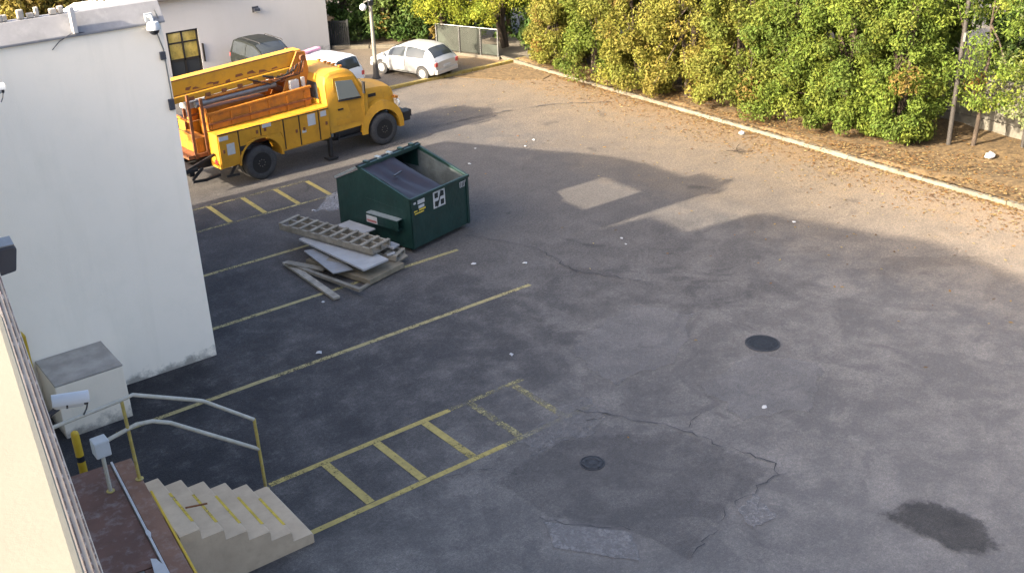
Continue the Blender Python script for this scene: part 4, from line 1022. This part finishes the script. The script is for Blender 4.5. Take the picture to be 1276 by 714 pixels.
# ================================================================== RUBBISH PILE
def slab(name, c, size, rot, mat, label, cat, bevel=.006, group=None):
    o = MB().box((-size[0]/2,-size[1]/2,-size[2]/2),(size[0]/2,size[1]/2,size[2]/2)).build(name, mat, None, bevel=bevel)
    o.location = c; o.rotation_euler = rot; return tag(o, label, cat, group)
R = math.radians
def lattice(name, c, rz, pitch, L, Wd, H, label, n=8):
    e = empty(name, c, 0, label, 'pallet'); e.rotation_euler = (0, pitch, rz)
    for y_ in (-Wd/2, 0, Wd/2-.05): MB().box((-L/2,y_,0),(L/2,y_+.05,H)).build('bearer', 'lattice', e, bevel=.006)
    sl0 = None
    for k in range(n+1):
        x_ = -L/2+k*(L-.09)/n
        o = MB().box((0,-Wd/2,H),(.09,Wd/2,H+.028)).build('slat', 'lattice', e, bevel=.005) if sl0 is None else copy_part(sl0, e)
        sl0 = sl0 or o; o.location = (x_,0,0)
    MB().box((-L/2,-Wd/2,-.022),(L/2,Wd/2,-.001)).build('bottom_board', 'plank', e)
    return e
ang = math.atan2(20.9-23.4, 11.6-10.5)
lattice('slatted_pallet', (11.08,22.08,.50), ang-.08, R(1.0), 2.95, .66, .13, 'weathered narrow slatted pallet on top of the rubbish pile', 9)
lattice('broken_pallet', (11.75,21.05,.22), ang+.15, R(5), 1.0, .5, .10, 'short broken pallet at the dumpster end of the rubbish pile', 4)
slab('wall_panel', (10.95,21.45,.41), (2.5,.72,.05), (R(2),R(1.5),ang-.28), 'board_white', 'long pale panel sticking out under the slatted pallet', 'panel')
slab('wall_panel', (11.68,22.35,.44), (1.0,.75,.035), (0,R(-2),ang-.25), 'board_white', 'white board behind the slatted pallet by the dumpster', 'panel')
slab('wall_panel', (10.52,21.40,.28), (1.5,.50,.03), (R(-5),R(2),ang-.45), 'board_grey', 'grey panel low in the rubbish pile, half under another', 'panel')
slab('door_slab', (11.1,21.2,.09), (2.1,1.15,.12), (0,0,ang-.15), 'cardboard', 'brown board lying flat at the bottom of the rubbish pile', 'board')
slab('plank', (9.90,21.15,.06), (2.5,.17,.06), (0,R(.5),ang-.42), 'plank_pale', 'pale timber plank, outermost on the ground beside the pile', 'plank')
slab('plank', (10.18,20.85,.12), (2.3,.10,.07), (0,R(-1.5),ang-.22), 'plank', 'narrow timber batten across the front of the rubbish pile', 'plank')
slab('plank', (10.1,21.75,.14), (1.0,.16,.04), (R(4),R(3),ang+.15), 'plank', 'short plank tucked at the left end of the pile', 'plank')
slab('plank', (11.2,20.25,.04), (1.4,.09,.05), (0,0,R(22)), 'plank', 'thin stick lying along the yellow line by the pile', 'plank')
rs = random.Random(12)
slab('timber_block', (11.25,21.9,.30), (.9,.5,.30), (0,0,ang), 'cardboard', 'dark bundle holding up the slatted pallet inside the pile', 'bundle')
slab('timber_block', (10.75,21.3,.23), (.5,.35,.14), (0,0,ang+.3), 'plank', 'timber offcut wedged under the pale panel of the pile', 'offcut')
slab('insulation_scrap', (11.95,20.85,.42), (.34,.22,.05), (R(14),R(8),.6), 'board_grey', 'crumpled grey scrap at the right end of the pile', 'scrap')
slab('insulation_scrap', (11.80,20.72,.30), (.22,.20,.05), (R(-9),R(16),1.2), 'board_white', 'small white scrap at the right end of the pile', 'scrap')
slab('insulation_scrap', (12.02,20.62,.16), (.30,.16,.04), (R(9),R(-12),.1), 'plank', 'brown scrap low at the right end of the pile', 'scrap')

# ================================================================== MANHOLES AND LITTER
def manhole(loc, r, mat, label):
    e = empty('manhole_cover', (*loc, .004), .4, label, 'manhole cover')
    MB().lathe([(r*1.12,0),(r*1.12,.010),(r*1.02,.012),(r*1.02,0)], (0,0,0), 'z', 36).build('frame', 'iron_grey', e)
    MB().lathe([(r,0),(r,.008),(r*.9,.008),(r*.88,.012),(r*.6,.012),(r*.58,.008),(r*.3,.008),(r*.28,.013),(0,.013)], (0,0,0), 'z', 36).build('lid', mat, e)
    kn = MB()
    for k in range(10):
        a = 2*math.pi*k/10; kn.box((math.cos(a)*r*.74-.025,math.sin(a)*r*.74-.025,.012),(math.cos(a)*r*.74+.025,math.sin(a)*r*.74+.025,.018))
    kn.build('studs', mat, e)
manhole((15.39,12.52), .31, 'iron', 'black round manhole cover in the middle of the lot')
manhole((10.08,11.57), .19, 'iron_grey', 'small grey round utility cover near the hatched bay')
bits = [(12.1,25.12),(8.42,17.99),(19.58,25.54),(20.15,25.87),(16.73,17.96),(16.9,18.3),(13.57,10.9),(13.27,19.45),(17.35,25.37),(15.06,22.68),(18.3,26.4),(14.2,18.7),(16.2,26.9),(11.3,15.4),(9.6,20.0),(20.8,16.2)]
for k, (x_, y_) in enumerate(bits):
    s_ = rs.uniform(.035,.08); mb = MB(); n = 6
    v = [(s_*rs.uniform(.6,1.3)*math.cos(t*math.pi/3), s_*rs.uniform(.6,1.3)*math.sin(t*math.pi/3), rs.uniform(0,.03)) for t in range(n)]
    mb.add(v+[(0,0,s_*.7)], [(i, (i+1) % n, n) for i in range(n)]+[tuple(range(n-1,-1,-1))])
    o = mb.build('litter_scrap', 'paper'); o.location = (x_, y_, .006); tag(o, 'small white scrap of litter lying on the asphalt', 'litter', 'white litter scraps on the asphalt')
def bag(loc, s_, label):
    mb = MB().sphere((0,0,s_*.6), s_, 10, 7, (1.2,1,.65)); rr_ = random.Random(int(loc[0]*10))
    mb.v = [(x_*rr_.uniform(.8,1.2), y_*rr_.uniform(.8,1.2), max(0, z_*rr_.uniform(.85,1.2))) for x_, y_, z_ in mb.v]
    o = mb.build('plastic_bag', 'paper'); o.location = loc; tag(o, label, 'bag')
bag((25.2,21.9,.005), .085, 'crumpled white bag on the asphalt by the middle of the kerb')
bag((28.3,15.5,.12), .14, 'crumpled white bag on the leaf bed at the far right')
def twig(loc):
    mb = MB(); r_ = random.Random(6)
    for k in range(9):
        a = r_.uniform(0, 6.28); l = r_.uniform(.25,.7); p = Vector((0,0,.03))
        q = p+Vector((math.cos(a)*l, math.sin(a)*l*.7, r_.uniform(.0,.12))); mb.tube([p, p.lerp(q,.5)+Vector((0,0,.05)), q], [.012,.009,.004], 5)
    o = mb.build('fallen_branch', 'bark'); o.location = (*loc, 0); tag(o, 'bare fallen branch on the leaf strewn asphalt before the kerb', 'branch')
twig((23.8,20.9))

# ================================================================== TREES
OLIVE = np.array([(.130,.138,.024),(.165,.160,.028),(.095,.110,.020),(.175,.150,.032)])*1.0
GREEN = np.array([(.085,.125,.020),(.118,.155,.022),(.060,.098,.018),(.150,.170,.028)])*.90
LIME = np.array([(.150,.185,.018),(.200,.215,.022),(.095,.140,.018),(.215,.205,.026)])
DARKG = np.array([(.035,.070,.016),(.050,.085,.018),(.028,.050,.014),(.060,.080,.020)])
RUSTY = np.array([(.150,.085,.022),(.135,.095,.025),(.110,.078,.020),(.160,.110,.030)])
SAGE = np.array([(.130,.150,.060),(.100,.125,.045),(.160,.170,.080),(.080,.105,.035)])
def crown(parent, c, rad, seed, pal, n_clump=70, per=95, accent=RUSTY, acc=.10, leaf=(.065,.12), low=0.0, droop=.55, column=False):
    rnd = np.random.default_rng(seed); C_ = []
    # clumps: mostly near the outer shell of a lumpy column
    d = rnd.normal(size=(n_clump, 3)); d /= np.linalg.norm(d, axis=1)[:, None]
    rr_ = rnd.uniform(.55, 1.08, n_clump)**.6
    lump = 1+.22*np.sin(3.1*d[:, 0]+seed)+.22*np.sin(4.3*d[:, 1]+2*seed)+.2*np.sin(5*d[:, 2]+seed*.7)
    cc = np.array(c)+d*np.array(rad)*(rr_*lump)[:, None]
    if column:
        a = rnd.uniform(0, 2*np.pi, n_clump); u = rnd.random(n_clump); zz = low+.1+(c[2]*2-low-.1)*u
        prof = np.clip(np.minimum(1.0+.0*u, (1.02-u)*2.6), .15, 1)*(1+.22*np.sin(2.3*a+seed)+.18*np.sin(9*u+seed*1.7))
        rad_ = np.array(rad)[0]*prof*rnd.uniform(.35, 1.08, n_clump)**.6
        cc = np.stack([c[0]+np.cos(a)*rad_, c[1]+np.sin(a)*rad_, zz], 1)
    cc[:, 2] = np.maximum(cc[:, 2], low+rnd.uniform(.15,.4,n_clump))
    cs = rnd.uniform(.22, .52, n_clump)
    base = (pal[rnd.integers(0, len(pal), n_clump)]*.55+pal.mean(0)*.45)*rnd.uniform(.82, 1.15, (n_clump, 1))
    isacc = rnd.random(n_clump) < acc; base[isacc] = accent[rnd.integers(0, len(accent), isacc.sum())]
    idx = np.repeat(np.arange(n_clump), per); n = len(idx)
    o = rnd.normal(size=(n, 3)); o /= np.linalg.norm(o, axis=1)[:, None]; o *= (rnd.random(n)**.45)[:, None]
    pos = cc[idx]+o*cs[idx][:, None]*np.array([1.05,1.05,1.0])
    pos[:, 2] = np.maximum(pos[:, 2], low+.08)
    # leaf frame: normals outward from the clump and upward, tips drooping
    nrm = o*.8+np.array([0,0,.5])+rnd.normal(size=(n,3))*.55; nrm /= np.linalg.norm(nrm, axis=1)[:, None]
    t = rnd.normal(size=(n,3)); t[:, 2] -= droop*1.5; t -= nrm*(t*nrm).sum(1)[:, None]; t /= np.linalg.norm(t, axis=1)[:, None]
    b = np.cross(nrm, t); L = rnd.uniform(leaf[0], leaf[1], n)[:, None]
    V = np.stack([pos-t*L, pos+b*L*.48-t*L*.1, pos+t*L*1.15-nrm*L*.25, pos-b*L*.48-t*L*.1], 1)
    col = base[idx]*rnd.uniform(.84, 1.16, (n, 1))*(1+rnd.normal(0,.04,(n,3)))
    leaf_mesh('crown', V, np.clip(col, .01, .6), parent)
    return cc
def tree(name, x_, y_, h, rad, seed, pal, label, cat='tree', group=None, z0=.1, n_clump=70, per=300, acc=.1, low=.1, trunk_r=.09, stems=3, cz=None, leaf=(.034,.066), lean=(0,0), column=False):
    e = empty(name, (x_, y_, z0), 0, label, cat, group); r_ = random.Random(seed)
    cz = cz or h*.52
    cc = crown(e, (lean[0], lean[1], cz), (rad, rad, h*.5), seed, pal, n_clump, per, RUSTY, acc, leaf, low, column=column)
    mb = MB()
    for k in range(stems):
        a = 2*math.pi*k/max(1, stems)+r_.random(); sp = rad*.35 if stems > 1 else .05
        p = [Vector((math.cos(a)*.08*(stems > 1), math.sin(a)*.08*(stems > 1), -.1))]
        for q in range(1, 6):
            t = q/5; p.append(Vector((lean[0]*t+math.cos(a)*sp*t+r_.gauss(0,.05), lean[1]*t+math.sin(a)*sp*t+r_.gauss(0,.05), h*.85*t)))
        mb.tube(p, [trunk_r*(1-.16*i) for i in range(6)], 7)
        for q in range(7):
            i = r_.randrange(1, 5); tgt = Vector(cc[r_.randrange(len(cc))]); s0 = p[i]
            mb.tube([s0, s0.lerp(tgt,.5)+Vector((0,0,.12)), tgt], [trunk_r*.45, trunk_r*.28, .012], 5)
    mb.build('trunk', 'bark', e, smooth=True, angle=60)
    return e
HG = 'hedge trees along the planted kerb'
def ht(*a, **k): return tree('hedge_tree', *a, group=HG, column=True, **k)
ht(26.45,32.4,3.4,1.15,11,OLIVE*.9,'dense olive shrub at the far end of the hedge row, by the fence post',n_clump=120,acc=.08,low=.05)
ht(26.65,30.4,4.6,1.30,12,GREEN*.85,'mid green hedge tree, second from the far end of the row',n_clump=127,acc=.0)
ht(26.75,28.1,5.2,1.45,13,OLIVE,'large olive yellow hedge tree, third from the far end of the row',n_clump=165,acc=.015)
ht(26.9,25.8,5.2,1.40,14,OLIVE*np.array([1.05,.98,1.0]),'golden olive hedge tree, fourth from the far end of the row',n_clump=165,acc=.015)
ht(27.1,23.6,5.6,1.40,15,(OLIVE+GREEN)/2,'olive green hedge tree, fifth from the far end of the row',n_clump=165,acc=.015)
ht(27.15,21.7,5.6,1.30,16,GREEN*1.05,'bright green hedge tree near the middle of the row',n_clump=165,acc=.0)
ht(27.5,20.0,5.8,1.30,17,GREEN,'leafy green hedge tree with a dark gap at its foot',n_clump=172,acc=.0)
ht(28.0,18.4,5.8,1.15,18,GREEN*1.1,'tall green hedge tree just left of the gap and thin pole',n_clump=157,acc=.015)
tree('maple_tree',28.9,16.4,5.2,1.15,21,GREEN*1.25,'pale green tree on a thin trunk in front of the dark wall at right','tree',None,n_clump=62,per=110,acc=.05,low=1.15,stems=1,trunk_r=.075,cz=2.9)
tree('maple_tree',29.5,14.4,5.6,1.30,22,SAGE*1.05,'pale leafy tree at the right edge of the picture','tree',None,n_clump=75,per=110,acc=.05,low=1.1,stems=1,trunk_r=.07,cz=3.1)
tree('maple_tree',30.4,12.2,5.6,1.4,23,GREEN,'green tree beyond the right edge of the lot','tree',None,n_clump=70,acc=.05,low=1.2,stems=1,cz=3.1) if False else None
# a second, taller row right behind, closing the view
for k, (x_, y_, h_, pal_, lb_) in enumerate([(29.9,31.2,6.0,GREEN*.8,'tall dark tree behind the far end of the hedge row'),(30.2,28.4,6.4,OLIVE*.85,'tall olive tree standing behind the third hedge tree'),(30.4,25.6,6.6,GREEN*.85,'tall green tree standing behind the fourth and fifth hedge trees'),(30.8,22.6,6.8,GREEN*.9,'tall green tree standing behind the middle of the hedge row'),(31.2,19.8,6.8,GREEN*.8,'tall dark green tree behind the hedge by the gap'),(32.6,16.8,6.6,DARKG*1.2,'dark tree beyond the block wall, behind the thin pole'),(33.0,13.6,6.6,DARKG*1.2,'dark tree beyond the block wall at the right edge')]):
    tree('tall_tree', x_, y_, h_, 1.7, 31+k, pal_, lb_, 'tree', 'tall trees behind the hedge', n_clump=120, per=80, acc=.06, low=.4, leaf=(.08,.14), trunk_r=.12)
# trees at the far end
tree('overhanging_tree',27.0,36.4,5.6,1.9,41,LIME*.9,'bright yellow green tree hanging over the screened fence','tree',None,n_clump=170,per=120,acc=.0,low=1.1,stems=2,trunk_r=.12,cz=3.3,lean=(-.7,.2))
tree('overhanging_tree',25.6,38.8,5.0,1.3,42,LIME*.95,'second bright yellow green tree above the fence, further left','tree',None,n_clump=110,per=120,acc=.0,low=1.3,stems=2,trunk_r=.10,cz=3.2)
for k, (x_, y_, lb_) in enumerate([(23.2,42.9,'dark ivy covered tree just right of the black gate'),(24.4,41.4,'dark green tree behind the lamp post'),(25.6,40.6,'dark green shaded tree left of the bright overhanging tree'),(27.0,39.9,'shaded green tree behind the screened fence'),(25.6,43.6,'tall dark tree at the back behind the lamp post'),(28.6,38.2,'dark tree filling the corner behind the fence and the bright tree'),(29.3,35.6,'dark tree behind the hedge end and the fence post'),(28.2,34.2,'dark bushy tree between the fence post and the hedge')]):
    tree('ivy_tree', x_, y_, 5.0+.3*(k == 4), 1.35, 51+k, DARKG*1.25, lb_, 'tree', 'dark trees at the back of the lot', n_clump=150, per=110, acc=.03, low=.0, leaf=(.06,.11), column=True)
tree('autumn_tree',8.9,35.2,5.0,1.35,61,(RUSTY*.55+OLIVE*.4),'orange brown tree peeping over the tall white wall','tree',None,n_clump=170,per=200,acc=.25,low=.6,stems=2,trunk_r=.12,cz=3.0,leaf=(.05,.09))
tree('autumn_tree',8.2,34.0,3.4,1.0,62,DARKG*1.3,'dark little tree behind the parapet at the upper left corner','tree',None,n_clump=40,per=80,acc=.1,low=.6,stems=1,cz=2.4) if False else None

# wall and poles behind the gap on the right
bw = empty('block_wall', (30.6, 0, 0), 0, 'dark block boundary wall behind the trees at right', 'wall')
bk = MB().box((0,0,0),(.2,.78,.36)).build('block', 'wall_dark', bw, bevel=.012)
for r_ in range(4):
    for k in range(18):
        if r_ == 0 and k == 0: continue
        o = copy_part(bk, bw); o.location = (.004*math.sin(k*5+r_), 6.0+k*.80+(r_ % 2)*.4, .05+r_*.375)
bk.location = (0, 6.0, .05)
MB().box((-.02,5.9,1.55),(.24,21.0,1.63)).build('coping', 'wall_dark', bw, bevel=.01)
po = empty('utility_pole', (28.44, 16.9, .08), 0, 'thin grey metal pole standing in the hedge gap at right', 'pole')
MB().tube([(0,0,-.1),(0,0,6.0)], [.07,.06], 12).build('shaft', 'pole_base', po, smooth=True)
MB().box((-.10,-.10,-.02),(.10,.10,.03)).build('base_plate', 'pole_base', po)
MB().box((-.10,-.12,3.1),(.06,-.05,3.35)).build('bracket', 'galv', po)
po2 = empty('utility_pole', (29.7, 15.35, .08), 0, 'shorter dark post near the right edge under the pale tree', 'pole')
MB().tube([(0,0,-.1),(0,0,3.2)], [.055,.05], 10).build('shaft', 'pole_base', po2, smooth=True)
MB().lathe([(.055,3.2),(.03,3.24),(0,3.25)], (0,0,0), 'z', 10).build('cap', 'pole_base', po2)
